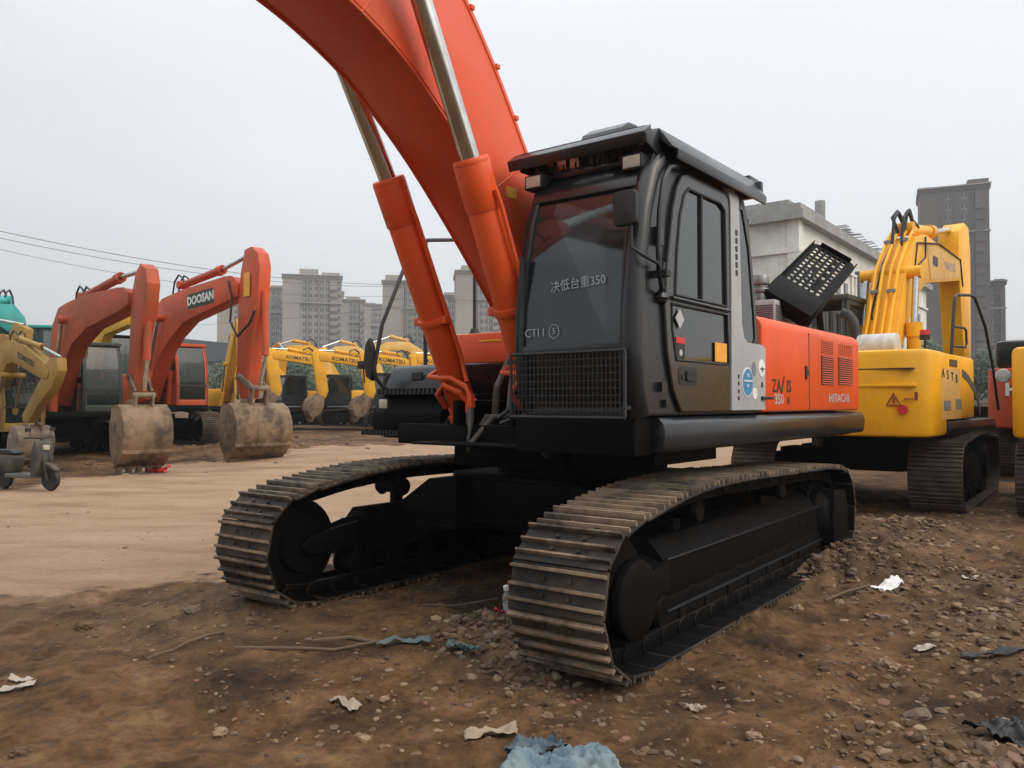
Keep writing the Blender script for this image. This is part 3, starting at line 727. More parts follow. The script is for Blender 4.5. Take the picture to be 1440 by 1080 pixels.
# interior
b=MB(); b.box(.35,.85,.78,1.25,1.85,1.97); b.prism([(.30,1.95),(.42,1.95),(.30,2.60),(.18,2.60)],'y',.78,1.25); b.prism([(.22,2.62),(.32,2.62),(.28,2.80),(.2,2.80)],'y',.90,1.13); b.box(.45,.8,.9,1.15,1.5,1.85)
hp(b,'seat',SEAT,.03)
b=MB(); b.box(.5,1.1,.67,.76,1.75,2.02); b.box(.5,1.0,1.30,1.40,1.75,2.0); b.tube([(1.05,.69,2.0),(1.08,.69,2.2)],.018,8); b.tube([(1.05,1.35,2.0),(1.08,1.35,2.2)],.018,8); b.tube([(1.2,.95,1.5),(1.32,.95,2.0)],.012,6); b.tube([(1.2,1.1,1.5),(1.32,1.1,2.0)],.012,6)
hp(b,'console',BLACKR,.01)
# ---- boom 
low=[(.05,1.55),(.35,1.66),(.71,2.07),(1.10,2.50),(1.44,2.85),(1.85,3.235),(2.20,3.51),(2.47,3.69),(2.80,3.84),(3.15,3.95),(3.7,4.06),(4.6,4.12),(6.35,4.02)]
up=[(-.12,1.72),(-.10,1.95),(.25,2.35),(.62,2.78),(.97,3.18),(1.16,3.42),(1.46,3.84),(1.74,4.18),(1.98,4.42),(2.35,4.70),(2.75,4.88),(3.3,4.95),(4.2,4.86),(6.3,4.42),(6.5,4.3),(6.5,4.1)]
def crom(P,k=5):
    out=[]
    for i in range(len(P)-1):
        a=Vector(P[max(i-1,0)]);b_=Vector(P[i]);c=Vector(P[i+1]);d=Vector(P[min(i+2,len(P)-1)])
        for q in range(k):
            t=q/k; v=.5*((2*b_)+(c-a)*t+(2*a-5*b_+4*c-d)*t*t+(3*b_-a-3*c+d)*t**3); out.append((v.x,v.y))
    out.append(P[-1]); return out
low=crom(low); up=crom(up)
pts=low+up[::-1]
b=MB()
for y in (-.28,.262): b.prism(pts,'y',y,y+.018)
b.strip([(x,z+.012) for x,z in low],'y',-.262,.262,.015); b.strip([(x,z-.012) for x,z in up],'y',-.262,.262,-.015)
boom=hp(b,'boom',ORANGE_F,.003)
b=MB(); b.cyl((2.66,-.40,4.36),(2.66,.40,4.36),.13,n=24); b.cyl((.2,-.34,1.86),(.2,.34,1.86),.12,n=24); b.cyl((6.3,-.3,4.2),(6.3,.3,4.2),.12,n=20); b.build('boom_pin',ORANGE,boom,.008)
b=MB()
for k,(x,z) in enumerate(((1.30,3.62),(1.52,3.93),(1.80,4.25))): b.box(x-.02,x+.02,.22,.29,z-.01,z+.02)
b.tube([(.1,.15,2.3),(.9,.15,3.2),(1.4,.15,3.86),(1.95,.15,4.48),(2.75,.15,4.95),(3.4,.15,5.02),(5,.15,4.8)],.022,8); b.tube([(.1,-.15,2.3),(.9,-.15,3.2),(1.4,-.15,3.86),(1.95,-.15,4.48),(2.75,-.15,4.95),(3.4,-.15,5.02),(5,-.15,4.8)],.022,8)
b.build('boom_pipe',ORANGE,boom)
b=MB()
for y in (.281,-.281):
    for k in (22,40,52): # plate joints across the box section
        a=Vector(low[k]); c=min((Vector(q) for q in up),key=lambda q:(q-a).length); b.tube([(a.x,y,a.y),(c.x,y,c.y)],.005,5)
    b.tube([(x-.0,y,z+.03) for x,z in low[8:56:2]],.006,5); b.tube([(x+.02,y,z-.035) for x,z in up[12:70:2]],.006,5)
b.build('weld_bead',ORANGE,boom)
b=MB()
for y in (.281,): b.box(1.30,1.42,y-.002,y+.002,3.02,3.10)
b.build('warning_label',STK_Y,boom)
b=MB() # arm cylinder on top and arm folded out of view
b.cyl((2.9,0,5.15),(4.9,0,5.15),.12,n=20); b.mi=1; b.cyl((4.9,0,5.15),(6.6,0,5.0),.06,n=16); hp(b,'arm_cylinder',[ORANGE,CHROME])
b=MB(); b.prism([(6.0,4.3),(6.35,4.05),(6.9,2.0),(7.2,.9),(7.45,.95),(7.2,2.6),(6.95,4.6),(6.75,5.2),(6.5,5.15)],'y',-.22,.22); arm=hp(b,'arm',ORANGE,.02)
# ---- boom cylinders
def boom_cyl(y,base,coll,top):
    base=Vector((base[0],y,base[1])); coll=Vector((coll[0],y,coll[1])); d=(coll-base).normalized(); n_=Vector((d.z,0,-d.x)) # toward front-down side
    b=MB(); b.cyl(base+d*.12,coll,.112,n=28)
    b.cyl(coll-d*.32,coll,.122,.124,28); b.cyl(coll-d*.01,coll+d*.025,.126,.118,28)
    b.cyl(base+d*.9,base+d*.955,.128,n=28); b.cyl(base+d*.10,base+d*.2,.12,n=28)
    for s in (-1,1): b.box(-.03,.03,-.03,.03,-.03,.03,Matrix.Translation(base+d*.93+Vector((0,s*.135,0))+n_*.03))
    b.prism([(-.1,-.09),(.1,-.09),(.11,.14),(-.11,.14)],'y',-.09,.09,Matrix.Translation(base)@Matrix.Rotation(math.atan2(d.x,d.z),4,'Y'))
    b.cyl(base+Vector((0,-.1,0)),base+Vector((0,.1,0)),.10,n=20)
    o=hp(b,'boom_cylinder',ORANGE,.004)
    b=MB(); b.cyl(coll,coll+(Vector((top[0],y,top[1]))-coll),.066,n=24); b.build('rod',CHROME,o)
    # hard pipe up the barrel and front loop
    b=MB(); s=.06
    pa=base+d*.55+n_*.13+Vector((0,.05,0))
    b.tube([coll-d*.2-n_*-.0+Vector((0,.14,0)),coll-d*.3+Vector((0,.15,0)),base+d*.62+Vector((0,.15,0)),base+d*.50+Vector((0,.17,0))+n_*.04,base+d*.44+Vector((0,.22,0))+n_*.1],.017,8)
    zb=base+d*.5
    b.tube([zb+n_*.02+Vector((0,-.15,0)),zb+n_*.12+Vector((0,-.14,0)),zb+n_*.145,zb+n_*.15+Vector((0,.12,.0)),zb+n_*.13+Vector((0,.26,-.08)),zb+n_*.12+Vector((0,.30,-.17))],.02,8)
    b.tube([zb-d*.28+n_*.10+Vector((0,-.09,0)),zb-d*.14+n_*.15+Vector((0,-.08,0)),zb-d*.05+n_*.17+Vector((0,.04,0)),zb-d*.12+n_*.17+Vector((0,.18,0)),zb-d*.22+n_*.15+Vector((0,.22,0))],.022,8)
    e1=zb+n_*.12+Vector((0,.30,-.17)); e2=zb-d*.22+n_*.15+Vector((0,.22,0))
    for e in (e1,e2): b.cyl(e+Vector((0,0,.03)),e-Vector((0,0,.07)),.034,n=6)
    b.build('oil_pipe',ORANGE,o)
    return o,(e1-Vector((0,0,.06)),e2-Vector((0,0,.06)))
oR,(h1,h2)=boom_cyl(-.43,(1.00,1.34),(1.90,3.14),(2.70,4.48))
oL,(h3,h4)=boom_cyl(.43,(1.16,1.34),(1.98,3.11),(2.70,4.48))
b=MB()
for h_,e,sg in ((h1,(.95,.12,1.42),-.02),(h2,(.95,.02,1.40),.02),(h3,(1.25,.56,1.40),.0),(h4,(1.1,.20,1.38),0)):
    b.tube([h_,h_-Vector((0,0,.12)),Vector((h_.x+.05,h_.y+.02,h_.z-.30)),Vector(((h_.x+e[0])/2+.08,(h_.y+e[1])/2,1.42)),Vector(e)],.026,10)
for k,(a,c) in enumerate((((.55,.10,2.05),(1.2,.14,1.45)),((.5,.2,2.1),(1.15,.24,1.45)),((.55,-.05,2.0),(1.1,-.08,1.45)))):
    b.tube([a,(a[0]+.35,a[1],a[2]-.05),(a[0]+.6,a[1]+.03,a[2]-.35),c],.028,10)
hp(b,'hydraulic_hose',HOSE)
b=MB()
b.tube([(1.30,.12,1.42),(1.28,.32,1.55),(1.25,.48,1.75)],.018,6); b.tube([(1.33,.16,1.38),(1.33,.38,1.44),(1.30,.52,1.50)],.018,6)
hp(b,'hose_bracket',SKIRT)
# ---- right deck: toolbox, steps, fuel tank, rails
b=MB()
b.prism([(.10,1.44),(1.02,1.44),(1.00,1.66),(.90,1.84),(.86,1.86),(.10,1.90)],'y',-1.43,-.66)
tb=hp(b,'tool_box',DARK,.02,label='charcoal tool box with grip recess')
b=MB(); b.box(.955,.975,-1.12,-1.00,1.73,1.79); b.build('grip_recess',LBLACK,tb)
b=MB(); b.box(.93,1.12,-1.40,-.7,1.60,1.635)
for k in range(14): b.box(1.10,1.13,-1.39+.05*k,-1.365+.05*k,1.60,1.65)
b.build('step_tread',BLACKR,tb)
b=MB(); b.prism([(.10,1.24),(1.0,1.22),(1.14,1.30),(1.14,1.44),(1.04,1.60),(.10,1.62)],'y',-1.44,-.62); lo=hp(b,'lower_box',BLACK,.02)
b=MB(); b.box(1.135,1.155,-1.34,-1.24,1.48,1.56); b.build('headlight',LAMP,lo,.01)
b=MB(); b.box(.95,1.28,-1.42,-.95,1.26,1.285)
for k in range(12): b.box(1.27,1.29,-1.41+.038*k,-1.39+.038*k,1.255,1.30)
b.build('step_tread',BLACKR,lo)
b=MB(); b.box(-.45,.18,-1.42,-.36,1.90,2.185)
ft=hp(b,'fuel_tank',ORANGE,.02)
b=MB(); b.cyl((.02,-.76,2.18),(.02,-.76,2.285),.07,n=20); b.mi=1; b.cyl((.02,-.76,2.285),(.02,-.76,2.31),.078,.06,20); b.build('filler_cap',[ORANGE,GREYL],ft)
b=MB(); b.box(.176,.186,-1.02,-.75,2.10,2.115); b.build('tank_label',YEL,ft)
b=MB(); b.cyl((-.08,-1.30,2.185),(-.08,-1.30,2.20),.10,n=20); b.cyl((-.08,-1.30,2.20),(-.08,-1.30,2.26),.06,.035,16); b.build('post_base',BLACKR,ft)
b=MB()
rail=[(.98,-1.36,1.62),(1.06,-1.40,1.68),(1.13,-1.41,1.76),(1.14,-1.41,1.84),(1.05,-1.41,2.22),(.90,-1.41,2.52),(.72,-1.41,2.88),(.62,-1.41,3.00),(.48,-1.41,3.06),(.10,-1.38,3.12),(.0,-1.34,3.10),(-.07,-1.31,3.02),(-.08,-1.30,2.85),(-.08,-1.30,2.22)]
b.tube(rail,.019,8)
b.tube([(.51,-1.40,1.88),(.52,-1.40,2.6),(.50,-1.41,3.04)],.019,8)
hr=hp(b,'handrail',WIRE)
b=MB(); b.prism([(-1.50,1.76),(-1.43,1.72),(-1.41,1.85),(-1.42,2.02),(-1.46,2.10),(-1.51,2.04),(-1.53,1.9)],'x',1.12,1.16)
b.box(1.10,1.15,-1.62,-1.52,1.83,1.90); b.tube([(1.12,-1.57,1.83),(1.12,-1.56,1.70)],.008,6); b.build('mirror',BLACKR,hr,.006)
# grab loop at the cab side of the hood for the deck
b=MB(); b.box(-1.3,.15,-.34,.44,1.40,1.62); b.cyl((.0,.1,1.62),(.0,.1,1.80),.10,n=16); b.cyl((-.3,.1,1.62),(-.3,.1,1.75),.08,n=16); hp(b,'control_valve',BLACK,.01)
# ------------------------------------------------------------------ the other excavators
def seg_track(root,y0,L,H,w,s,sx=1):
    """one crawler: ribbed band, side frame, wheels"""
    r=H/2; hx=L/2-r
    pts=[(-hx,.02),(-hx*.4,.02),(hx*.4,.02),(hx,.02)]+arc(hx,r,r-.02,-65,65,4)+[(hx*.8,H-.03),(hx*.3,H+.03),(-hx*.3,H+.03),(-hx*.8,H-.02)]+arc(-hx,r,r-.02,115,245,4)
    per=2*(L-H)+math.pi*H; n=int(per/.19)
    P,tl=loop_points(pts,n*3); b=MB()
    m=len(P); y1,y2=y0-w/2,y0+w/2
    v=[];f=[]
    for p,d in P:
        n_=Vector((d.y,-d.x)); q=p-n_*.03
        v+=[(p.x,y1,p.y),(p.x,y2,p.y),(q.x,y2,q.y),(q.x,y1,q.y)]
    for i in range(m):
        j=(i+1)%m; a=i*4;c=j*4
        f+=[(a,a+1,c+1,c),(a+1,a+2,c+2,c+1),(a+2,a+3,c+3,c+2),(a+3,a,c,c+3)]
    b.mi=0; b.add(v,f); b.mi=1
    for i in range(0,m,1):
        p,d=P[i]; n_=Vector((d.y,-d.x)); hgt_=.03
        if i%3==2: hgt_=.022
        a=p-d*.009; c=p+d*.009; e=c+n_*hgt_-d*.004; g=a+n_*hgt_+d*.004
        b.prism([(a.x,a.y),(c.x,c.y),(e.x,e.y),(g.x,g.y)],'y',y1+.01,y2-.01)
    t=b.build('track',[TRACKFAR,TRACKFAR],root)
    for x in (hx,-hx):
        w_=MB(); w_.lathe([(.05,-w*.3),(r*.5,-w*.3),(r*.75,-w*.15),(r-.07,-.05),(r-.07,.05),(r*.75,w*.15),(r*.5,w*.3),(.05,w*.3)],(x,y0,r),'y',20); w_.build('idler_wheel' if x>0 else 'drive_sprocket',BLACK,t)
    b=MB(); k=int((L-H)/.42)
    for i in range(k):
        x=-hx+.25+i*(2*hx-.5)/(k-1); b.cyl((x,y0-w*.28,.15),(x,y0+w*.28,.15),.1,n=10)
    b.build('roller',BLACK,t)
    b=MB(); o=y0+s*w*.18; b.prism([(y0-.1,.18),(y0+s*w*.2,.18),(y0+s*w*.2,H*.55),(y0,H*.72),(y0-.1,H*.72)] if s>0 else [(y0+.1,.18),(y0+s*w*.2,.18),(y0+s*w*.2,H*.55),(y0,H*.72),(y0+.1,H*.72)],'x',-hx+.15,hx-.3)
    b.build('track_frame',BLACK,root,.01)
def offset_poly(cl,th):
    """centreline with thickness list -> polygon"""
    up=[];lo=[];n=len(cl)
    for i,p in enumerate(cl):
        a=Vector(cl[max(i-1,0)]);c=Vector(cl[min(i+1,n-1)]); d=(c-a).normalized(); q=Vector(p); nn=Vector((-d.y,d.x))
        up.append(tuple(q+nn*th[i]/2)); lo.append(tuple(q-nn*th[i]/2))
    return lo+up[::-1]
def bucket_mesh(s,w,mat,parent,pin,rot,teeth=4):
    """pin at the ear; shell bulges forward (+x), teeth down; rot turns it about the pin"""
    M=Matrix.Translation((pin[0],0,pin[1]))@Matrix.Rotation(-rot,4,'Y')
    sh=[(.02,-.10),(.38,-.02),(.62,-.12),(.80,-.36),(.86,-.66),(.80,-.95),(.62,-1.20),(.38,-1.36)]
    sh=[(x*s,z*s) for x,z in sh]
    b=MB(); b.strip(sh,'y',-w/2,w/2,.045*s,M)
    sd=sh+[(.05*s,-1.05*s),(-.08*s,-.55*s)]
    for y in (-w/2,w/2-.03*s): b.prism([(x,z) for x,z in sd],'y',y,y+.03*s,M)
    b.box(.3*s,.46*s,-w/2-.006,w/2+.006,-1.40*s,-1.33*s,M)
    for y in (-.22*s,.17*s): b.prism([(-.08*s,-.1*s),(-.02*s,.08*s),(.12*s,.10*s),(.42*s,.16*s),(.48*s,.02*s),(.6*s,-.1*s),(.1*s,-.12*s)],'y',y,y+.05*s,M)
    for z in (-.5,-.9): b.strip([(.85*s,z*s),(.86*s,(z-.1)*s)],'y',-w/2-.005,w/2+.005,-.02*s,M)
    bk=b.build('bucket',mat,parent,.006)
    for k in range(teeth):
        y=-w/2+w*(k+.5)/teeth; t=MB(); t.prism([(.28*s,-1.34*s),(.48*s,-1.34*s),(.40*s,-1.60*s),(.34*s,-1.60*s)],'y',y-.05*s,y+.05*s,M); t.build('tooth',BUCKET_S,bk,.005)
    return bk
def excavator(loc,deg,label,paintm,s=1.,zg=0.,track_turn=0.,group=None,
              boom=None,armp=None,pin=None,brot=0.,bw=1.0,bs=1.,bmat=None,cyl=None,bcyl=None,boom_w=.36,
              cabm=None,cab_h=1.85,cab_w=.98,house_z=(1.0,2.1),tail=2.6,width=2.6,cab_x=(.15,1.65),text=None,letters=None,house=None,
              teeth=4,glass_=None,rail=True,hoses=True,armw=.28,cwm=None,tracks=True,armlab=None,roundr=.12,bucket=True,vents=True,rod_y=.0):
    root=empty('excavator',(loc[0],loc[1],zg),R(deg)); tag(root,label,'excavator',group)
    L,H,tw,gg=4.0*s,.92*s,.6*s,1.12*s
    cabm=cabm or paintm; house=house or paintm; glass_=glass_ or GLASSC; cwm=cwm or house
    if tracks:
        tr=root
        for sd in (1,-1):
            n0=len(col.objects); seg_track(root,sd*gg,L,H,tw,sd)
        b=MB(); b.prism([(.8*s,-.5*s),(.8*s,.5*s),(0,.9*s),(-.8*s,.5*s),(-.8*s,-.5*s),(0,-.9*s)],'z',.42*s,.85*s); b.box(.2*s,.8*s,-gg,gg,.45*s,.72*s); b.box(-.8*s,-.2*s,-gg,gg,.45*s,.72*s); b.cyl((0,0,.8*s),(0,0,house_z[0]+.02),.6*s,n=28)
        b.build('carbody',BLACK,root,.01)
        if track_turn:
            for o in list(root.children): o.rotation_euler[2]=R(track_turn)
    z0,z1=house_z; hw=width/2
    b=MB(); b.box(-tail*.75,1.45*s,-hw*.96,hw*.96,z0,z0+.16*s); b.build('deck',BLACK,root,.02)
    b=MB()
    pl=[(-tail*.62,-hw),(.05,-hw),(.05,hw*.98),(-tail*.62,hw*.98)]
    b.prism(pl,'z',z0+.17*s,z1); b.build('engine_house',house,root,.05)
    for sd in (1,-1):
        b=MB()
        for k in range(9 if vents else 0): b.box(-tail*.5,-tail*.25,sd*hw*(.98 if sd>0 else 1)-.004,sd*hw*(.98 if sd>0 else 1)+.004,z0+.45*s+k*.055*s,z0+.47*s+k*.055*s)
        if vents: b.build('vent',LBLACK,root)
        b=MB(); b.prism([(sd*hw*.9,z0+.16*s),(sd*(hw+.03),z0+.15*s),(sd*(hw+.05),z0+.06*s),(sd*(hw+.02),z0-.02*s),(sd*hw*.9,z0-.02*s)],'x',-tail*.62,1.3*s if sd<0 else cab_x[1]-.05); b.build('side_rail',SKIRT,root,.008)
    b=MB(); cw=[(-tail*.62,-hw),(-tail*.62,hw)]+[(-tail+roundr*0+ (abs(y)/hw)**6*.20*s,y) for y in [hw*k for k in (1,.92,.75,.5,.2,-.2,-.5,-.75,-.92,-1)]]
    b.prism(cw,'z',z0-.03,z1+.02); cwo=b.build('counterweight',cwm,root,.07)
    # cab: posts, glass, roof
    x0,x1=cab_x; ya,yb=hw*.98-cab_w,hw*.98; cz0=z0+.1*s; cz1=cz0+cab_h
    fr=.32 # front rake start
    prof=[(x0,cz0),(x1,cz0),(x1+.03,cz0+cab_h*.35),(x1-.06,cz0+cab_h*.72),(x1-.26,cz1),(x0,cz1)]
    hole=[(x0+.12,cz0+cab_h*.38),(x1-.14,cz0+cab_h*.38),(x1-.18,cz0+cab_h*.72),(x1-.34,cz1-.12),(x0+.12,cz1-.12)]
    b=MB(); v,f=plateXZ([prof,hole],yb-.05,yb); b.add(v,f); v,f=plateXZ([prof,hole],ya,ya+.05); b.add(v,f)
    fp=prof[1:5]
    b.strip(fp,'y',ya,ya+.09,.06); b.strip(fp,'y',yb-.09,yb,.06)
    b.box(x0,x0+.06,ya,yb,cz0,cz0+cab_h*.45); b.box(x0,x0+.06,ya,ya+.1,cz0,cz1); b.box(x0,x0+.06,yb-.1,yb,cz0,cz1); b.box(x0-.03,x1-.20,ya-.02,yb+.02,cz1-.04,cz1+.05); b.box(x0,x1,ya,yb,cz0,cz0+.08)
    b.strip([fp[0],(x1+.01,cz0+cab_h*.12)],'y',ya,yb,.05); b.strip([(x1-.24,cz1-.05),fp[3]],'y',ya,yb,.05)
    cabo=b.build('cab',cabm,root,.012)
    b=MB(); b.strip([(x1-.01,cz0+cab_h*.12)]+[(x-.02,z) for x,z in fp[1:]],'y',ya+.07,yb-.07,.008); b.build('windscreen',glass_,cabo)
    b=MB(); b.box(x1-.03+.03,x1+.035,ya+.05,yb-.05,cz0+cab_h*.33,cz0+cab_h*.36); b.build('screen_bar',LBLACK,cabo)
    for y in (yb-.03,ya+.02):
        b=MB(); v,f=plateXZ([hole],y,y+.006); b.add(v,f); b.build('window',glass_,cabo)
    b=MB(); b.box((x0+x1)/2-.02,(x0+x1)/2+.01,yb-.012,yb+.006,cz0+cab_h*.38,cz1-.12); b.box(x1-.2,x1-.15,yb,yb+.03,cz0+cab_h*.3,cz0+cab_h*.36)
    b.box(x0+.2,x0+.215,yb-.001,yb+.004,cz0+.1,cz0+cab_h*.38); b.build('door_trim',LBLACK,cabo)
    b=MB(); b.box(x0+.3,x0+.75,ya+.25,yb-.25,cz0+.35,cz0+.5); b.prism([(x0+.22,cz0+.5),(x0+.36,cz0+.5),(x0+.26,cz0+1.2),(x0+.14,cz0+1.2)],'y',ya+.25,yb-.25); b.build('seat',SEAT,root,.03)
    # boom, arm, cylinders
    if boom:
        b=MB(); w2=boom_w/2
        for y in (-w2,w2-.014): b.prism(boom,'y',y,y+.014)
        b.prism([(Vector(p)*.985+Vector(boom[0])*.0+Vector((sum(q[0] for q in boom)/len(boom),sum(q[1] for q in boom)/len(boom)))*.015)[:] for p in boom],'y',-w2+.014,w2-.014)
        bo=b.build('boom',paintm,root,.004)
        if text:
            tx,tz,rot,size,side,tm,plaque=text[:7]
            y=w2+.004
            F=FL(tx,y,tz,rot) if side>0 else FR(tx,-y,tz,rot)
            if plaque:
                q=MB(); q.add(*shape2d([rrect(-size*2.35,size*2.35,-size*.62,size*.62,size*.15)],.006),F); pq=q.build('name_plate',LBLACK,bo)
                q=MB(); text_on(q,text[7],size,F@Matrix.Translation((0,0,.006)),.012*size*3,1.12); q.build('lettering',tm,pq)
            else:
                q=MB(); text_on(q,text[7],size,F,.006,1.1); q.build('lettering',tm,bo)
    if armp:
        b=MB(); b.prism(armp,'y',-armw/2,armw/2); ao=b.build('arm',paintm,root,.02)
        if armlab: ao['label']=armlab
    if cyl:
        (a,c,e)=cyl; b=MB(); a=Vector((a[0],rod_y,a[1]));c=Vector((c[0],rod_y,c[1]));e=Vector((e[0],rod_y,e[1]))
        b.cyl(a,c,.10*s,n=14); d=(c-a).normalized(); b.cyl(c-d*.25*s,c,.125*s,n=14); b.cyl(a-Vector((0,.14*s,0)),a+Vector((0,.14*s,0)),.11*s,n=12)
        co2=b.build('arm_cylinder',paintm,root)
        b=MB(); b.cyl(c,e,.052*s,n=12); b.build('rod',CHROME,co2)
    if bcyl:
        for sd in (1,-1):
            (a,c,e)=bcyl; y=sd*(boom_w/2+.12*s); a=Vector((a[0],y,a[1]));c=Vector((c[0],y,c[1]));e=Vector((e[0],y,e[1]))
            b=MB(); b.cyl(a,c,.10*s,n=14); d=(c-a).normalized(); b.cyl(c-d*.22*s,c,.12*s,n=14); o=b.build('boom_cylinder',paintm,root)
            b=MB(); b.cyl(c,e,.05*s,n=12); b.build('rod',CHROME,o)
        b=MB(); b.cyl((bcyl[2][0],-boom_w/2-.2*s,bcyl[2][1]),(bcyl[2][0],boom_w/2+.2*s,bcyl[2][1]),.1*s,n=16); b.build('boom_pin',paintm,root)
    if pin and bucket:
        bm_=bmat or BUCKET
        bucket_mesh(bs,bw,bm_,root,pin,brot,teeth)
    if hoses and cyl:
        a=cyl[0]
        for y in (-.08,.08):
            b=MB(); b.tube([(a[0]-.5*s,y,a[1]-.35*s),(a[0]-.35*s,y,a[1]+.12*s),(a[0]-.1*s,y,a[1]+.28*s),(a[0]+.15*s,y,a[1]+.18*s),(a[0]+.25*s,y,a[1]+.05*s)],.025*s,6); b.build('hydraulic_hose',BLACKR,root)
    return root,cabo,cwo
def link_set(root,pts,mat,w=.2,name='bucket_linkage'):
    b=MB()
    for (a,c,r) in pts:
        for y in (-w,w-.05): 
            A=Vector(a);C=Vector(c); d=(C-A).normalized(); n_=Vector((-d.y,d.x))*r
            b.prism([tuple(A-n_),tuple(C-n_),tuple(C+n_),tuple(A+n_)],'y',y,y+.05)
        b.cyl((a[0],-w-.03,a[1]),(a[0],w+.03,a[1]),r*.8,n=12)
    return b.build(name,mat,root,.005)

# A: orange with dark green-grey cab
A,Ac,Aw=excavator((-12.3,22),-46.2,'faded orange excavator with dark green grey cab',ORANGE_OLD,s=1.,zg=.14,
  boom=[(.10,1.3),(.50,1.28),(.95,1.95),(1.35,2.45),(1.9,2.85),(3.1,3.20),(5.4,3.42),(5.95,3.52),(5.95,3.80),(5.7,3.92),(5.2,3.96),(3.0,4.02),(1.5,3.95),(.75,3.88),(.2,3.45),(-.05,2.6),(-.1,1.6)],
  armp=[(6.2,4.18),(6.48,4.36),(6.78,4.22),(6.9,3.9),(6.78,3.3),(6.5,2.9),(6.22,1.75),(6.12,1.38),(5.85,1.38),(5.80,1.8),(5.92,3.1),(6.0,3.75)],
  pin=(5.95,1.38),brot=R(-8),bw=1.02,bs=.96,cyl=((2.2,4.05),(4.9,4.25),(6.35,4.25)),bcyl=((.9,1.15),(.98,1.9),(1.5,3.5)),boom_w=.42,cabm=GREEN_DK,armw=.28,cab_h=1.85,cab_x=(.1,1.35),width=2.5,teeth=5)
link_set(A,[((6.0,1.95),(6.35,1.6),.07),((6.4,1.55),(6.35,1.25),.08)],BUCKET_S,.2)
b=MB(); b.cyl((6.6,-.0,3.6),(6.55,0,2.3),.08,n=12); b.mi=1; b.cyl((6.55,0,2.3),(6.42,0,1.65),.045,n=10); b.build('bucket_cylinder',[ORANGE_OLD,CHROME],A)
# B: orange with orange cab and name plate
B,Bc,Bw=excavator((-11.3,25.0),-43.8,'orange excavator with orange cab and white lettering on a dark plate on its boom',ORANGE_B,s=1.06,zg=.29,
  boom=[(.15,1.2),(.6,1.25),(1.05,1.95),(1.6,2.65),(2.3,3.12),(3.2,3.52),(5.6,3.86),(6.2,3.95),(6.2,4.3),(5.9,4.5),(5.5,4.52),(3.1,4.42),(1.7,4.28),(1.05,4.0),(.45,3.3),(.1,2.3),(-.05,1.5)],
  armp=[(6.25,4.5),(6.45,5.1),(6.8,5.14),(7.1,4.95),(7.22,4.6),(7.12,3.5),(6.9,2.9),(6.7,1.75),(6.65,1.35),(6.3,1.35),(6.08,1.75),(6.12,3.0),(6.15,3.9)],
  pin=(6.45,1.25),brot=R(-6),bw=1.5,bs=1.0,cyl=((2.6,4.6),(5.0,4.78),(6.5,5.0)),bcyl=((1.0,1.2),(1.1,2.2),(1.75,3.7)),boom_w=.42,armw=.32,cab_h=1.88,cab_x=(.1,1.45),width=2.7,teeth=5,
  text=(4.15,4.06,R(2.5),.33,-1,WHITE,True,'DOOSAN'))
link_set(B,[((6.3,1.9),(6.95,1.6),.08),((6.98,1.6),(6.85,1.15),.09)],BUCKET_S,.22)
b=MB(); b.cyl((7.2,0,4.0),(7.25,0,2.4),.085,n=12); b.mi=1; b.cyl((7.25,0,2.4),(7.0,0,1.65),.05,n=10); b.build('bucket_cylinder',[ORANGE_B,CHROME],B)
b=MB(); b.tube([(5.9,-.3,4.35),(6.1,-.3,3.9),(6.05,-.32,3.3),(6.4,-.3,2.9),(6.9,-.25,3.2),(7.1,-.22,3.5)],.03,6); b.build('hydraulic_hose',BLACKR,B)
b=MB(); b.box(6.5,6.8,-.198,-.192,3.9,4.5); b.build('warning_sticker',STK_Y,B)
b=MB(); b.cyl((1.75,-.42,3.7),(1.75,-.36,3.7),.09,n=14); b.build('work_light',LAMP,B)
# S: small ochre excavator at the left edge, with driver
S_,Sc,Sw=excavator((-12.6,19.4),-36.9,'small dirty ochre excavator at the left edge with a barred cab and a driver inside',YEL_S,s=.62,zg=0.05,
  boom=[(.55,.95),(.80,.90),(1.05,1.6),(1.3,2.1),(1.55,2.36),(1.9,2.38),(3.2,2.02),(3.55,1.98),(3.62,2.12),(3.4,2.34),(2.4,2.75),(1.6,2.90),(1.1,2.82),(.75,2.45),(.55,1.8)],
  armp=[(3.3,2.25),(3.6,2.42),(3.95,2.42),(3.98,2.15),(3.72,1.80),(3.1,1.45),(2.62,1.05),(2.35,1.05),(2.30,1.2),(2.9,1.75),(3.25,2.05)],
  pin=(2.5,1.02),brot=R(-28),bw=.75,bs=.62,cyl=((1.85,2.93),(3.05,2.68),(3.9,2.44)),bcyl=((.95,.8),(1.2,1.35),(1.55,2.1)),boom_w=.26,armw=.20,cab_h=1.62,cab_x=(.0,1.2),cab_w=.95,width=1.75,tail=1.4,house_z=(.75,1.55),bmat=BUCKET_S,
  text=(2.55,2.42,R(-17),.17,-1,LBLACK,False,'KOMATSU'))
b=MB()
for k in range(9): b.box(1.24,1.26,-.02+.105*k,.0+.105*k,1.75,2.3)
for k in range(6): b.box(1.235,1.255,-.04,.86,1.75+.1*k,1.765+.1*k)
b.build('cab_guard',WIRE,S_)
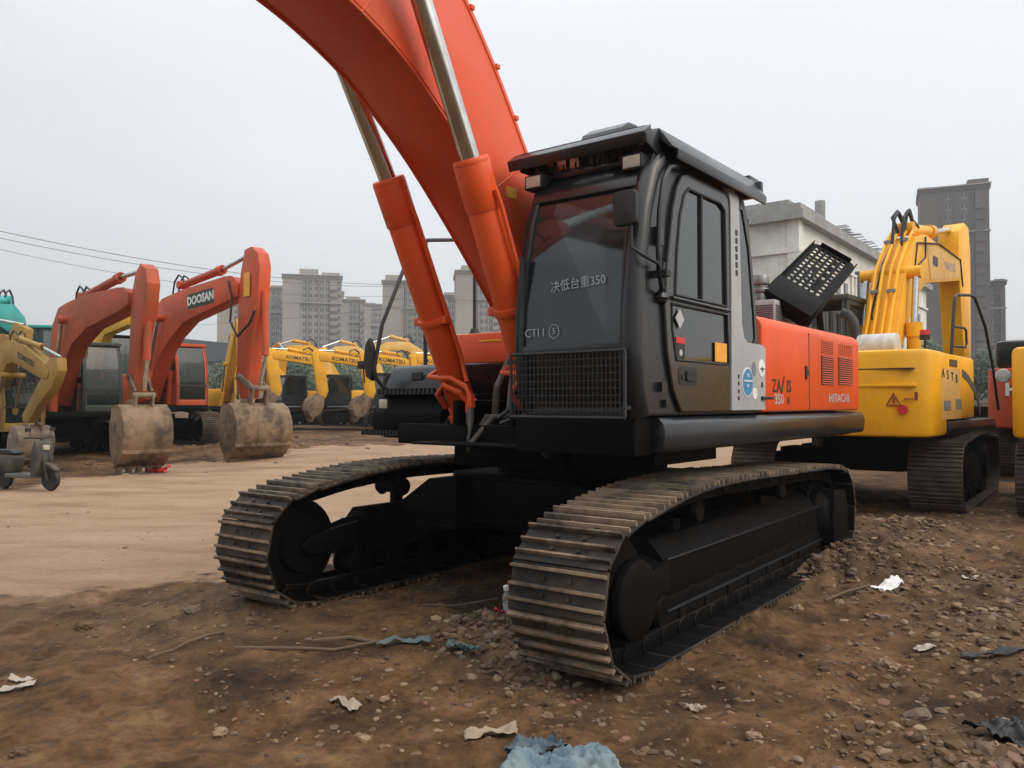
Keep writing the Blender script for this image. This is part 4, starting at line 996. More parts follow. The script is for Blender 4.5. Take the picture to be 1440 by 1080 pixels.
def person_seated(loc,deg):
    V=[(0,0,.10),(0,0,.35),(.02,0,.60),(.03,0,.70),(.04,0,.86),  # pelvis,waist,chest,neck,head
       (.42,.10,.12),(.50,.12,-.32),(.62,.12,-.36),(.42,-.10,.12),(.50,-.12,-.32),(.62,-.12,-.36),
       (.02,.19,.58),(.10,.26,.32),(.34,.20,.26),(.42,.18,.27),(.02,-.19,.58),(.10,-.26,.32),(.34,-.20,.26),(.42,-.18,.27),(.05,0,.78)]
    E_=[(0,1),(1,2),(2,3),(3,19),(19,4),(0,5),(5,6),(6,7),(0,8),(8,9),(9,10),(2,11),(11,12),(12,13),(13,14),(2,15),(15,16),(16,17),(17,18)]
    rad=[.13,.12,.14,.055,.085,.08,.05,.04,.08,.05,.04,.065,.045,.035,.03,.065,.045,.035,.03,.085]
    me=bpy.data.meshes.new('person'); me.from_pydata([Vector(v) for v in V],E_,[])
    o=bpy.data.objects.new('person',me); col.objects.link(o)
    sk=o.modifiers.new('skin','SKIN'); o.modifiers.new('sub','SUBSURF').levels=1
    for v,r_ in zip(me.skin_vertices[0].data if len(me.skin_vertices) else [],rad): v.radius=(r_,r_)
    return o
def bake(o,name,matsf,mats):
    bpy.context.view_layer.update()
    me=bpy.data.meshes.new_from_object(o.evaluated_get(bpy.context.evaluated_depsgraph_get()))
    bpy.data.objects.remove(o,do_unlink=True)
    me.materials.clear()
    for m in mats: me.materials.append(m)
    for p in me.polygons: p.material_index=matsf(p.center); p.use_smooth=True
    o=bpy.data.objects.new(name,me); col.objects.link(o); return o
pr=person_seated((0,0,0),0)
SKIN=flat('skin',(.36,.2,.13),.6)
pr=bake(pr,'person',lambda c: 0 if (c.z>.70 or c.x>.36 and c.z>.2) else (1 if c.z>.17 else 2),[SKIN,flat('light_blue_shirt',(.16,.3,.5),.8),flat('dark_trousers',(.03,.035,.05),.8)])
import math as _m
M_=Matrix.Translation((-12.6,19.4,.05))@rotz(R(-36.9))
pr.matrix_world=M_@Matrix.Translation((.50,.38,1.17))@Matrix.Scale(.95,4)
tag(pr,'driver in a light blue shirt sitting behind the bars of the small ochre excavator','person')
b=MB(); b.lathe([(.02,-.0),(.085,.01),(.095,.05),(.08,.10),(.03,.125)],(.035,0,.84),'z',14); b.build('hair',flat('black_hair',(.01,.01,.01),.8),pr)

# R: big yellow machine seen from behind on the right
RB=[(.05,1.9),(.35,1.9),(.65,2.45),(1.17,3.0),(1.7,3.48),(2.32,3.76),(5.05,4.12),(5.35,4.22),(5.3,4.5),(5.0,4.6),(3.2,4.62),(2.3,4.66),(1.92,4.60),(1.62,4.38),(.98,3.84),(.5,2.95),(.1,2.3),(-.05,2.05)]
RA=[(5.35,4.2),(5.3,4.95),(5.4,5.25),(5.9,5.5),(6.3,5.45),(6.45,4.9),(6.4,3.0),(6.3,1.5),(5.95,1.5),(5.7,2.6)]
Rr,Rc,Rw=excavator((6.0,13.5),49.5,'big yellow excavator with dark cab, red dot and warning triangle on its rear',YEL,s=1.12,zg=0.,track_turn=4,
  boom=RB,armp=RA,pin=(6.1,1.5),brot=R(10),bw=1.2,bs=1.,cyl=((2.0,4.75),(3.9,5.0),(5.4,5.28)),bcyl=((.85,1.5),(.90,2.90),(1.08,3.80)),boom_w=.56,armw=.42,cabm=GREEN_DK,cab_h=2.12,cab_x=(.0,1.75),cab_w=1.05,house_z=(1.10,2.22),tail=2.72,width=2.96,roundr=.2,vents=False)
b=MB(); y=-.284
b.add(*plateXZ([rrect(2.75,3.15,4.15,4.34,.05)],y-.006,y)); b.build('boom_recess',LBLACK,Rr)
b=MB(); b.add(*plateXZ([[(2.6,3.85),(5.0,4.17),(5.1,4.52),(3.4,4.56),(2.3,4.55)]],y-.004,y)); b.build('bleached_boom_side',YEL_T,Rr)
b=MB(); text_on(b,'W4 X5',.24,FR(4.15,y-.006,4.28,R(3)),.004,1.2); b.build('lettering',STEEL,Rr)
for k,yy_ in enumerate((.20,.08,-.05,-.17)):
    b=MB(); off=.035+.012*(k%2)
    b.tube([(.12,yy_,2.40),(.50-off,yy_,3.0),(.96-off,yy_,3.9),(1.58-off,yy_,4.46),(1.86,yy_,4.68),(2.2,yy_*.8,4.73)],.028,8); b.build('oil_pipe',YEL,Rr)
b=MB()
for (x,z) in ((.70,3.45),(1.55,4.45)):
    for yy_ in (.15,-.12): b.box(x-.10,x-.02,yy_-.07,yy_+.07,z-.02,z+.03)
b.build('pipe_clamp',STEEL,Rr)
b=MB(); b.tube([(1.75,.05,4.65),(1.75,.15,4.95),(1.95,.12,5.10),(2.1,.05,4.85),(2.2,-.02,4.78)],.03,6); b.tube([(1.8,-.02,4.65),(1.95,-.05,5.05),(2.1,-.05,5.12),(2.25,-.06,4.95),(2.5,-.1,4.85)],.035,6)
b.tube([(1.5,.1,4.4),(1.0,.12,3.98),(.55,.18,3.05),(.5,.1,2.7),(.2,-.05,2.45)],.02,6); b.tube([(2.2,-.3,4.6),(2.1,-.32,4.2),(1.4,-.31,3.9),(1.6,-.31,4.4),(3.2,-.3,4.62),(5.0,-.3,4.55),(5.2,-.3,4.0)],.016,6); b.build('hydraulic_hose',BLACKR,Rr)
b=MB(); b.cyl((-1.0,-.10,2.40),(-1.0,-.66,2.40),.19,n=28); b.mi=1
for yy_ in (-.16,-.46,-.58): b.cyl((-1.0,yy_,2.40),(-1.0,yy_-.02,2.40),.195,n=28)
b.build('air_cleaner',[flat('white_air_cleaner',(.50,.50,.47),.4),BLACKR],Rr,.01)
b=MB(); b.tube([(-1.0,-.16,2.45),(-1.0,-.06,2.52),(-1.0,-.03,2.66),(-1.0,-.01,2.80),(-1.0,.08,2.92),(-1.0,.16,2.94)],.085,12); b.build('intake_hose',BLACKR,Rr)
b=MB(); b.box(.95,1.05,.92,1.02,3.27,3.31) ; b.mi=1; b.lathe([(.06,3.31),(.07,3.36),(.06,3.45),(.02,3.48)],(1.0,.97,.02),'z',14); b.build('beacon',[LBLACK,BEACON],Rr)
b=MB(); b.cyl((.2,-.75,2.2),(.2,-.75,2.55),.02,n=8); b.mi=0; b.cyl((.2,-.75,2.55),(.2,-.75,2.63),.08,n=14); b.mi=1; b.cyl((.2,-.75,2.63),(.2,-.75,2.71),.075,n=14); b.build('warning_lamp',[LBLACK,STK_R],Rr)
b=MB(); b.tube([(-.60,-1.30,2.2),(-.50,-1.33,3.02),(-.45,-1.33,3.12),(-.30,-1.33,3.18),(.55,-1.35,3.26),(.78,-1.36,3.24),(.92,-1.37,3.15),(1.38,-1.40,2.80),(1.75,-1.44,2.12),(1.95,-1.48,1.4)],.024,8)
b.tube([(-.55,-1.32,2.68),(.12,-1.34,2.70),(.24,-1.34,2.66),(.26,-1.34,2.46),(.15,-1.34,2.40),(-.56,-1.31,2.38)],.018,8); hr2=b.build('handrail',LBLACK,Rr)
b=MB(); b.lathe([(.02,-.03),(.10,-.02),(.12,.0),(.10,.14),(.05,.18)],(1.55,-1.62,1.98),'x',18); b.build('mirror',[flat('mirror_white',(.5,.52,.5),.2)],hr2)
# marks on the counterweight
def cwx(y,tail,hw,s): return -tail+(abs(y)/hw)**6*.20*s
x=cwx(-1.05,2.72,1.48,1.12)-.006
def tri(b,sz,w,F):
    P=[(sz*math.sin(R(120*k)),sz*math.cos(R(120*k))) for k in range(3)]; Q=[((sz-w)*math.sin(R(120*k)),(sz-w)*math.cos(R(120*k))) for k in range(3)]
    b.add(*shape2d([P,Q],.02),F)
b=MB(); F=FB(x-.002,-1.06,1.55,0); tri(b,.115,.024,F); b.add(*shape2d([[(-.008,-.03),(.008,-.03),(.008,.05),(-.008,.05)]],.02),F); b.build('warning_triangle',flat('dark_red_mark',(.25,.06,.02),.5),Rw)
b=MB(); b.cyl((x-.012,-1.17,1.44),(x+.03,-1.17,1.44),.062,n=24); b.build('red_dot',STK_R,Rw)
b=MB(); b.box(x-.004+.02,x+.05,-1.345,-1.31,1.56,1.67)
for k in range(4): b.box(x+.004,x+.04,-1.20-.03*k,-1.188-.03*k,1.57,1.59)
b.build('danger_mark',flat('dark_red_mark_b',(.22,.05,.02),.5),Rw)
b=MB(); b.prism([(-2.70,-1.30),(-2.712,-1.0),(-2.724,-.5),(-2.724,1.2),(-2.6,1.2),(-2.6,-1.30)],'z',1.975,1.99); b.build('groove',LBLACK,Rw)
b=MB(); b.prism([(-2.675,-1.32),(-2.722,-1.0),(-2.733,-.5),(-2.733,1.2),(-2.6,1.2),(-2.6,-1.32)],'z',1.74,1.775); b.build('raised_band',YEL,Rw,.006)
b=MB()
for k,ch in enumerate('A5TB'): text_on(b,ch,.17,FR(-1.92+.26*k,-1.485,1.93-.02*k),.003,1.3)
b.build('lettering',LBLACK,Rr)
b=MB(); b.box(-1.55,-1.10,-1.487,-1.47,2.04,2.14); b.build('name_plate',flat('brown_plate',(.1,.07,.03),.5),Rr)
b=MB(); b.prism([(-2.0,1.30),(-2.0,2.0),(-.9,2.02),(-.9,1.30)],'y',-1.4825,-1.47); b.build('bleached_side_panel',YEL_T,Rr)
b=MB(); b.box(-1.9,-1.5,-1.486,-1.47,1.42,1.56); b.box(-1.2,-.85,-1.486,-1.47,1.44,1.58); b.build('grey_patch',flat('grey_patch',(.22,.21,.17),.6),Rr)
b=MB(); st=[(-.80,1.92),(-.40,1.84),(.02,1.68),(.30,1.50),(.38,1.32)]
b.strip(st,'y',-1.487,-1.478,.11); b.build('grey_stripe',flat('faded_grey_stripe',(.10,.105,.10),.5),Rr)
# R2 beyond the right edge, HI machine between
excavator((9.13,11.42),49.5,'yellow excavator cut off by the right edge of the photo',YEL,s=1.12,track_turn=4,
  boom=RB,armp=RA,pin=(6.1,1.5),brot=R(10),bw=1.2,cyl=((2.0,4.75),(3.9,5.0),(5.4,5.28)),bcyl=((.85,1.5),(.90,2.90),(1.08,3.80)),boom_w=.5,cabm=GREEN_DK,cab_h=1.75,house_z=(1.10,2.22),tail=2.75,width=2.85)
Hr,Hc,Hw=excavator((12.5,17.6),49.5,'orange and black excavator with big white letters behind the yellow ones',ORANGE_B,s=1.12,
  boom=[(p[0],p[1]-1.4) if p[0]<4.5 else (p[0],p[1]-2.4) for p in RB],boom_w=.5,cabm=BLACK,cab_h=1.5,house_z=(1.05,2.2),tail=2.9,width=2.9)
b=MB(); b.prism([(-2.5,-1.35),(-2.5,1.35),(-.2,1.35),(-.2,-1.35)],'z',2.21,2.80); eh=b.build('engine_hood',DARK,Hr,.12)
b=MB(); b.box(-2.52,-2.50,.2,.9,2.42,2.50); b.box(-2.52,-2.505,.1,.6,2.25,2.33); b.build('hood_mark',LGREY,Hr)
b=MB()
for k,ch in enumerate('HITACHI'):
    y=.98-.28*k; text_on(b,ch,.34,FB(cwx(y,2.9,1.45,1.12)-.012,y,1.78,0),.014,1.05,.02)
b.build('lettering',WHITE,Hw)

# K: row of plain yellow excavators in the background
KB=[(.15,1.5),(.5,1.5),(.95,2.2),(1.4,2.9),(1.9,3.22),(3.0,3.36),(3.9,3.45),(3.95,3.75),(3.7,3.88),(3.1,3.84),(1.9,3.68),(1.5,3.5),(1.1,3.05),(.5,2.2),(.1,1.8)]
KA=[(3.65,3.55),(3.75,3.95),(4.1,4.02),(4.3,3.8),(4.2,3.0),(4.0,1.7),(3.6,1.5),(3.45,1.9),(3.6,2.9)]
def kx(poly,sx,sz=None): sz=sz or sx; return [(x*sx,z*sz) for x,z in poly]
specs=[((-6.6,44.0),-149.8,1.0,.25,'middle yellow excavator of the far row, next left of the one beside the mirror'),
       ((-3.9,42.6),-149.8,.97,.25,'yellow far row excavator whose arm stands beside the black mirror of the big machine'),
       ((-9.6,46.5),-149.8,1.06,.25,'yellow excavator in the far row just right of the lettered orange arm'),
       ((-12.4,47.5),-149.8,1.0,.25,'yellow excavator in the far row half hidden behind the lettered orange arm'),
       ((-7.9,52.5),-140,1.06,.3,'second row yellow excavator showing between the two far row booms'),
       ((-11.0,55.0),-155,1.12,.3,'second row yellow excavator whose boom rises left of the far row'),
       ((-4.2,50.0),-145,1.08,.3,'second row yellow excavator behind the black mirror'),
       ((-15.5,51.0),-60,1.0,.3,'second row yellow excavator facing right beside the orange arm'),
       ((-1.6,41.0),-149.8,.92,.25,'yellow excavator at the right end of the far row, hidden by the tool box')]
KB2=[(.15,1.5),(.5,1.5),(1.1,2.6),(1.7,3.5),(2.4,4.0),(3.4,4.0),(4.3,3.7),(4.4,3.95),(3.6,4.45),(2.3,4.5),(1.5,4.1),(.9,3.2),(.1,1.9)]
KA2=[(4.05,3.75),(4.3,4.35),(4.65,4.3),(4.75,3.8),(4.2,2.2),(3.7,1.3),(3.4,1.3),(3.5,2.0),(4.0,3.2)]
for ki,(c,dg,k,zg,lb) in enumerate(specs):
    v2=lb.startswith('second')
    if v2:
        excavator(c,dg,lb,YEL_K if ki%2 else YEL_T,s=.92*k,zg=zg,boom=kx(KB2,k),armp=kx(KA2,k),pin=(3.5*k,1.35*k),brot=R(30),bw=1.0,bs=.86,cyl=((2.4*k,4.6*k),(3.4*k,4.75*k),(4.5*k,4.35*k)),
          bcyl=((.75*k,1.1),(1.0*k,1.9),(1.7*k,3.6*k)),boom_w=.36,cab_h=1.8,cab_x=(.1,1.55),house_z=(1.0,2.05),width=2.5,tail=2.4,glass_=GLASSD,cabm=DARK if ki%2 else YEL_K,group='yellow excavators in the second far row')
        continue
    excavator(c,dg+(0,-5,4,8,0,0,0,0,3)[ki],lb,YEL_K,s=.92*k,zg=zg,boom=kx(KB,k),armp=kx(KA,k),pin=(3.75*k,1.55*k),brot=R(14+6*(ki%3)),bw=1.0,bs=.86,bmat=BUCKET,
      cyl=((2.1*k,3.85*k),(3.1*k,3.98*k),(3.95*k,3.98*k)),bcyl=((.75*k,1.1),(1.0*k,1.9),(1.5*k,3.2*k)),boom_w=.34,cab_h=1.75,cab_x=(.1,1.55),cab_w=.95,house_z=(.95,1.95),width=2.4,tail=2.3,glass_=GLASSD,cabm=DARK,
      text=(2.6*k,3.52*k,R(-5),.27,1,LBLACK,False,'KOMATSU'),teeth=4,group='yellow excavators in the far row')
excavator((-14.2,40),-60,'yellow excavator with raised slanting boom left of the lettered orange arm',YEL_K,s=.95,zg=.25,
  boom=[(.2,1.3),(.6,1.3),(1.5,2.4),(2.6,3.4),(3.4,4.3),(3.6,5.0),(3.3,5.0),(2.2,4.2),(1.0,3.0),(.1,1.8)],armp=[(3.3,4.9),(3.7,5.1),(4.4,3.2),(4.6,1.5),(4.3,1.4),(3.9,3.0)],pin=(4.45,1.4),bw=.95,bs=.8,
  cyl=((2.0,4.2),(2.9,4.8),(3.5,5.1)),bcyl=((.9,1.1),(1.2,1.8),(1.9,3.1)),cab_h=1.7,house_z=(.95,1.95),width=2.4,tail=2.2)
excavator((-17.2,33),-46,'yellow excavator with black cab roof showing above the faded orange one',YEL_K,s=1.3,zg=.25,
  boom=[(.1,1.9),(.7,1.9),(1.5,3.2),(2.4,3.9),(5.0,4.1),(6,4.0),(6,4.4),(4.6,4.75),(2.2,4.8),(1.0,4.2),(.2,2.8)],armp=[(5.7,4.3),(6.1,4.9),(6.5,4.6),(6.4,2.5),(6.1,1.4),(5.7,1.5)],pin=(6,1.5),bw=1.2,bs=.95,
  cyl=((2.6,4.9),(4.4,5.05),(6,4.75)),cabm=BLACK,cab_h=2.35,cab_x=(.1,1.8),cab_w=1.2,house_z=(1.45,2.7),width=2.9)
excavator((-16.3,27.5),-75,'teal excavator at the far left, showing behind the ochre booms',TEAL,s=1.15,zg=.2,
  boom=[(.1,1.7),(.7,1.7),(1.2,2.6),(2.0,3.4),(3.6,3.6),(5.0,3.2),(5.2,3.5),(4.2,4.2),(2.4,4.4),(1.3,4.1),(.4,3.0)],armp=[(4.8,3.1),(5.1,3.7),(5.5,3.5),(5.4,2.3),(5.1,1.3),(4.8,1.4)],pin=(5.0,1.4),bw=1.1,
  cyl=((2.6,4.5),(3.8,4.3),(5.1,3.6)),cabm=TEAL,cab_h=2.3,cab_x=(.0,1.5),cab_w=1.1,house_z=(1.4,2.6),width=2.8)
excavator((-19.0,23.6),-8,'ochre excavator entering from the left edge with its boom above the small one',YEL_S,s=.95,zg=.1,
  boom=[(.1,1.4),(.6,1.4),(1.1,2.4),(1.8,3.0),(4.9,3.0),(5.1,3.2),(4.8,3.35),(3.0,3.6),(1.6,3.6),(.8,3.1),(.1,2.2)],armp=[(4.8,3.1),(5.1,3.7),(5.5,3.5),(5.3,2.0),(5.0,1.1),(4.7,1.2)],pin=(5.0,1.2),bw=.9,bs=.8,
  cyl=((2.6,3.75),(4.2,3.82),(5.3,3.62)),cab_h=1.7,house_z=(.95,1.95),width=2.4,tail=2.2,bmat=BUCKET_S)
excavator((3.4,47),-165,'far orange excavator showing just above the black tool box',ORANGE_B,s=1.,zg=.2,
  boom=kx(KB,1.05),armp=kx(KA,1.05),pin=(3.9,1.6),bw=1.,bs=.86,cyl=((2.2,4.05),(3.2,4.15),(4.15,4.15)),boom_w=.34,cab_h=1.7,house_z=(.95,1.95),width=2.4,tail=2.3)
# ------------------------------------------------------------------ buildings, trees, poles
CONC=paint('pale_concrete_wall',(.34,.31,.27),.85,dirt=(.22,.2,.18),amt=.3,scale=.08,bump=0,spec=.2)
CONC2=paint('tan_rendered_wall',(.36,.315,.25),.85,dirt=(.25,.22,.19),amt=.3,scale=.08,bump=0,spec=.2)
CONC3=paint('grey_brown_wall',(.125,.108,.10),.85,dirt=(.1,.09,.085),amt=.3,scale=.1,bump=0,spec=.2)
CREAM=paint('cream_rendered_wall',(.80,.78,.69),.85,dirt=(.28,.27,.24),amt=.4,scale=.3,bump=0,spec=.2)
CORN=paint('grey_stone_cornice',(.36,.355,.34),.85,dirt=(.12,.12,.12),amt=.5,scale=.5,bump=0,spec=.2)
WIN=flat('window_dark_glass',(.045,.055,.065),.15)
WFR=flat('window_frame',(.5,.5,.48),.6)
def pane_mesh(w,h,nm='window',mat=None,d=.12):
    b=MB(); b.box(-w/2,w/2,-d,.0,-h/2,h/2); b.mi=1
    b.box(-w/2-.08,w/2+.08,-d-.03,0,-h/2-.12,-h/2); b.box(-.04,.04,-d-.02,0,-h/2,h/2)
    return b.mesh(nm,[mat or WIN,WFR])
def windows(root,faces,pm,limit=100):
    """faces: list of (origin, u-dir angle, list of (u,z)) ; first `limit` as parts, the rest as one stuff part"""
    todo=[]
    for (ox,oy,ang,pts) in faces:
        for (u,z) in pts: todo.append(Matrix.Translation((ox,oy,0))@rotz(ang)@Matrix.Translation((u,0,z)))
    for M in todo[:limit]: linkobj('window',pm,root,M)
    if todo[limit:]:
        b=MB(); V=[tuple(v.co) for v in pm.vertices]; F_=[tuple(p.vertices) for p in pm.polygons]
        for M in todo[limit:]: b.add(V,F_,M)
        o=b.build('window',[WIN,WIN],root); o['kind']='stuff'
def tower(x,y,w,d,h,deg,label,mat=CONC,floors=18,bays=6,crown=2.5,steps=(),cat='apartment block',group=None,side_bays=2,plain=.32):
    root=empty('apartment_block',(x,y,0),R(deg)); tag(root,label,cat,group)
    b=MB(); b.box(-w/2,w/2,0,d,0,h)
    b.box(-w/2,-w/2+w*plain*.9,-1.0,0,0,h-2)                # projecting blank bay on the left
    b.box(w*.30,w*.42,-.8,0,0,h-1)
    for k in range(1,bays): 
        xx=-w/2+w*plain+(w*(1-plain))*k/bays; b.box(xx-.22,xx+.22,-.35,0,0,h-1)
    b.box(-w/2-.4,w/2+.4,-.5,d+.4,h,h+.9)
    for (a,c,e) in steps: b.box(-w/2+w*a,-w/2+w*c,.5,d-.5,h+.9,h+.9+e)
    b.build('wall',mat,root)
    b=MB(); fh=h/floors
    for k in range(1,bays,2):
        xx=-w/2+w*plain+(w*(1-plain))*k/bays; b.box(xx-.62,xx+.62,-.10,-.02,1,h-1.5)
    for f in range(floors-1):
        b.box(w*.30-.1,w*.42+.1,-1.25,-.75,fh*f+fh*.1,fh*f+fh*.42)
    b.build('recess',flat('shaded_render',(.10,.095,.09),.9) if 'shaded_render' not in bpy.data.materials else bpy.data.materials['shaded_render'],root)  # dark proud strips: shade of recessed balconies put into the colour
    b=MB(); 
    for z in (h*.80,): b.box(-w/2-.15,w/2+.15,-1.15,d+.15,z,z+.45)
    b.box(-w/2-.5,w/2+.5,-1.2,d+.5,h+.88,h+1.2)
    b.build('cornice',CORN,root)
    fh=h/floors; pm=pane_mesh(1.15,fh*.55)
    pts=[]
    for f in range(floors-1,-1,-1):
        for k in range(bays): pts.append((-w/2+w*plain+w*(1-plain)*(k+.5)/bays,fh*(f+.5)))
    sp=[]
    for f in range(floors-1,-1,-1):
        for k in range(side_bays): sp.append((d*(k+.5)/side_bays,fh*(f+.5)))
    windows(root,[(0,0,0,pts),(w/2,0,R(90),sp)],pm)
    return root
G1='pale apartment towers on the skyline at left'
def px(p,Y): return (p-720)/1142.6*Y
def at(p0,p1,Y): return px((p0+p1)/2,Y),Y,(p1-p0)/1142.6*Y
def zt(py,Y): return 1.53+(566-py)/1142.6*Y
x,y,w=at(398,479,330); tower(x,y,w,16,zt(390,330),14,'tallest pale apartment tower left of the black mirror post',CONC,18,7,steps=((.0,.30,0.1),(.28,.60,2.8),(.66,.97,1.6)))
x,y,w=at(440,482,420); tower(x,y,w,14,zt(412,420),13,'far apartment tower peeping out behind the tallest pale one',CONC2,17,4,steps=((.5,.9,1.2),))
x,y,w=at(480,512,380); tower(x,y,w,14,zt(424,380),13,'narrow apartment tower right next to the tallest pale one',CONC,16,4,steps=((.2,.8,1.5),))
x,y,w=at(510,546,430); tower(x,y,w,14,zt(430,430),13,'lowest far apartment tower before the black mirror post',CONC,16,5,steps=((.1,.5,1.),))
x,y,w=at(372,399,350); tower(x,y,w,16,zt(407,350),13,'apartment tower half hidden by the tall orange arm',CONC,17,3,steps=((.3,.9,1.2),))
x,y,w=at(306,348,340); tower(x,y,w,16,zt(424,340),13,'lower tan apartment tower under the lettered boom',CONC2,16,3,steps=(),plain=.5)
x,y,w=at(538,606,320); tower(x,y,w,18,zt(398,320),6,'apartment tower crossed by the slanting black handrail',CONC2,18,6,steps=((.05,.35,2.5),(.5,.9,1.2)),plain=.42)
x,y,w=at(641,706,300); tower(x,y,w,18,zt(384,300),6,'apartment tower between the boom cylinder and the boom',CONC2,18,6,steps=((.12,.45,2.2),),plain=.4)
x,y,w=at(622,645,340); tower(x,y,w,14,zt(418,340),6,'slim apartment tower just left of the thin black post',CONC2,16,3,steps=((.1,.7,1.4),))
# right tower and its annex (grey brown)
x,y,w=at(1301,1388,222); T=tower(x,y,w,15,zt(266,222),-25,'tall grey brown tower behind the yellow boom at right',CONC3,20,3,steps=((.0,.18,.8),(.70,1.,1.8)),cat='tower',plain=.3)
x,y,w=at(1380,1413,235); tower(x,y,w,14,zt(400,235),-25,'low grey brown block joined to the right of the tall tower',CONC3,12,2,steps=((.6,1.,.8),),cat='building',plain=.35)
# cream building
def cream():
    A=Vector((28.2,80)); D=Vector((.605,.796)); Nn=Vector((-.796,.605))
    root=empty('office_building',(A.x,A.y,0),math.atan2(D.y,D.x)); tag(root,'long cream four storey building with grey cornice and dark glass bay','building')
    H=19.6; L=64; Wd=22
    b=MB(); b.box(0,L,0,Wd,0,H); b.box(-.25,.9,-.25,.9,0,H); b.box(-.2,L,-.3,0,H-3.2,H-2.9); b.box(-.3,0,0,Wd,H-3.2,H-2.9)
    for u in (7.5,8.6,19,20.5,31): b.box(u,u+.7,-.25,0,0,H-3.2)
    b.build('wall',CREAM,root)
    b=MB(); b.box(-.9,L+.5,-.9,Wd+.5,H,H+.9); b.box(-.5,7.0,-.5,Wd,H+.9,H+1.6); b.box(.5,4.5,1,6,H+1.6,H+2.3); b.box(-.6,L,-.6,.2,H+.9,H+1.3); b.build('cornice',CORN,root)
    b=MB()
    for k in range(22): b.box(12+k*.9,12.12+k*.9,-1.3,.5,H+1.35+.2*math.sin(k),H+1.45+.2*math.sin(k))
    b.cyl((11,1,H+.9),(11,1,H+4.2),.55,n=12); b.cyl((21,1,H+.9),(21,1,H+2.8),.6,n=12); b.build('roof_railing',CORN,root)
    b=MB(); b.box(21.2,30.4,-.5,0,4,H-2.4); gb=b.build('glass_bay',flat('blue_grey_glass',(.055,.10,.115),.12),root)
    b=MB()
    for k in range(4): b.box(21.2+3.0*k,21.35+3*k,-.56,-.5,4,H-2.4)
    for k in range(5): b.box(21.2,30.4,-.55,-.5,4+2.9*k,4.1+2.9*k)
    b.build('glazing_bar',CORN,gb)
    pm=pane_mesh(1.3,2.2); pts=[]
    for z in (14.2,10.4,6.6,2.8):
        for u in (2.6,5.2,11,14,17,33,36,39,42,46,50,54,58): pts.append((u,z))
    windows(root,[(0,0,0,pts),(0,Wd,R(-90),[(Wd-4,z) for z in (3,7,11)])],pm)
    for (u,z) in ((2.6,12.3),(33,12.5),(36,8.6),(36,12.4),(39,12.4),(14,8.6)):
        b=MB(); b.box(u-.5,u+.5,-.95,-.35,z-.35,z+.35); b.cyl((u,-.96,z),(u,-.97,z),.26,n=14); b.build('air_conditioner',WFR,root,.03)
cream()
# warehouse behind the orange excavators
b=MB(); b.box(-14,14,0,20,0,9.2)
root=empty('warehouse',(px(262,150)-3,150,0),R(4)); tag(root,'long blue grey warehouse with shallow roof behind the orange booms','warehouse'); b.build('wall',flat('blue_grey_sheet',(.10,.125,.135),.7),root)
b=MB(); b.prism([(-14.5,9.2),(14.5,9.2),(14.5,12.2),(0,13.6),(-14.5,12.8)],'y',-.4,20.4); b.build('roof',flat('dark_roof_sheet',(.075,.09,.10),.7),root)
# trees
LEAF=[]
for k,c in enumerate(((.05,.085,.035),(.075,.105,.05),(.04,.07,.04))):
    m,t,b_,o_=nt('foliage%d'%k if False else ('foliage','pale_foliage','dark_foliage')[k])
    oi=node(t,'ShaderNodeNewGeometry'); r=ramp(t,oi.outputs['Random Per Island'],[(0.,tuple(x*.55 for x in c)),(1.,tuple(x*1.5 for x in c))]); t.links.new(r.outputs[0],b_.inputs['Base Color']); b_.inputs['Roughness'].default_value=.7
    LEAF.append(m)
BARK=flat('bark',(.06,.045,.035),.9)
def tree(x,y,h,w,label,k,seed,group=None):
    rnd=random.Random(seed); root=empty('tree',(x,y,0)); tag(root,label,'tree',group)
    b=MB(); b.tube([(0,0,0),(.1,0,h*.25),(.0,.1,h*.5),(.1,0,h*.8)],[.22,.17,.12,.04],8)
    cl=[]
    for i in range(9):
        a=rnd.uniform(0,6.28); r=rnd.uniform(.15,.36)*w; z=rnd.uniform(.38,.88)*h; c=Vector((r*math.cos(a),r*math.sin(a),z)); cl.append((c,rnd.uniform(.16,.27)*w)); b.tube([(0,0,z*.5),(c.x*.5,c.y*.5,z*.8),tuple(c)],[.09,.06,.02],5)
    b.build('trunk',BARK,root)
    b=MB()
    for c,r in cl:
        for i in range(230):
            d=Vector((rnd.gauss(0,1),rnd.gauss(0,1),rnd.gauss(0,.8))).normalized()*r*rnd.uniform(.45,1.1); p=c+d
            s=rnd.uniform(.10,.24); u=Vector((rnd.gauss(0,1),rnd.gauss(0,1),rnd.gauss(0,1))).normalized(); v=u.orthogonal().normalized()*s*.6; u=u*s
            b.add([p-u,p+v,p+u,p-v],[(0,1,2,3)])
    b.build('crown',LEAF[k],root)
TG='low green trees below the towers'
tl=[(318,92,5.0,7,'first green tree from the left below the towers'),(352,95,5.4,13,'green tree below the towers hidden by the orange arm'),(395,90,5.6,7.5,'rounded green tree right of the orange arm'),(425,98,6.3,9,'broad green tree below the tallest tower'),(455,92,5.3,7,'green tree at the foot of the tallest tower'),(485,96,5.8,8.5,'green tree below the narrow tower'),(515,90,5.0,7,'green tree below the lowest tower'),(545,94,4.6,13,'green tree behind the black mirror')]
for i,(p,Y,h_,w_,lb) in enumerate(tl): tree(px(p,Y),Y,h_*1.15,w_*1.1,lb,(0,1,2)[i%3],i+3,TG)
tree(px(1290,62),62,6.8,5,'green shrub-like tree between yellow boom and tower',0,41); tree(px(1372,70),70,6.2,6,'small green tree below the grey brown tower',2,42)
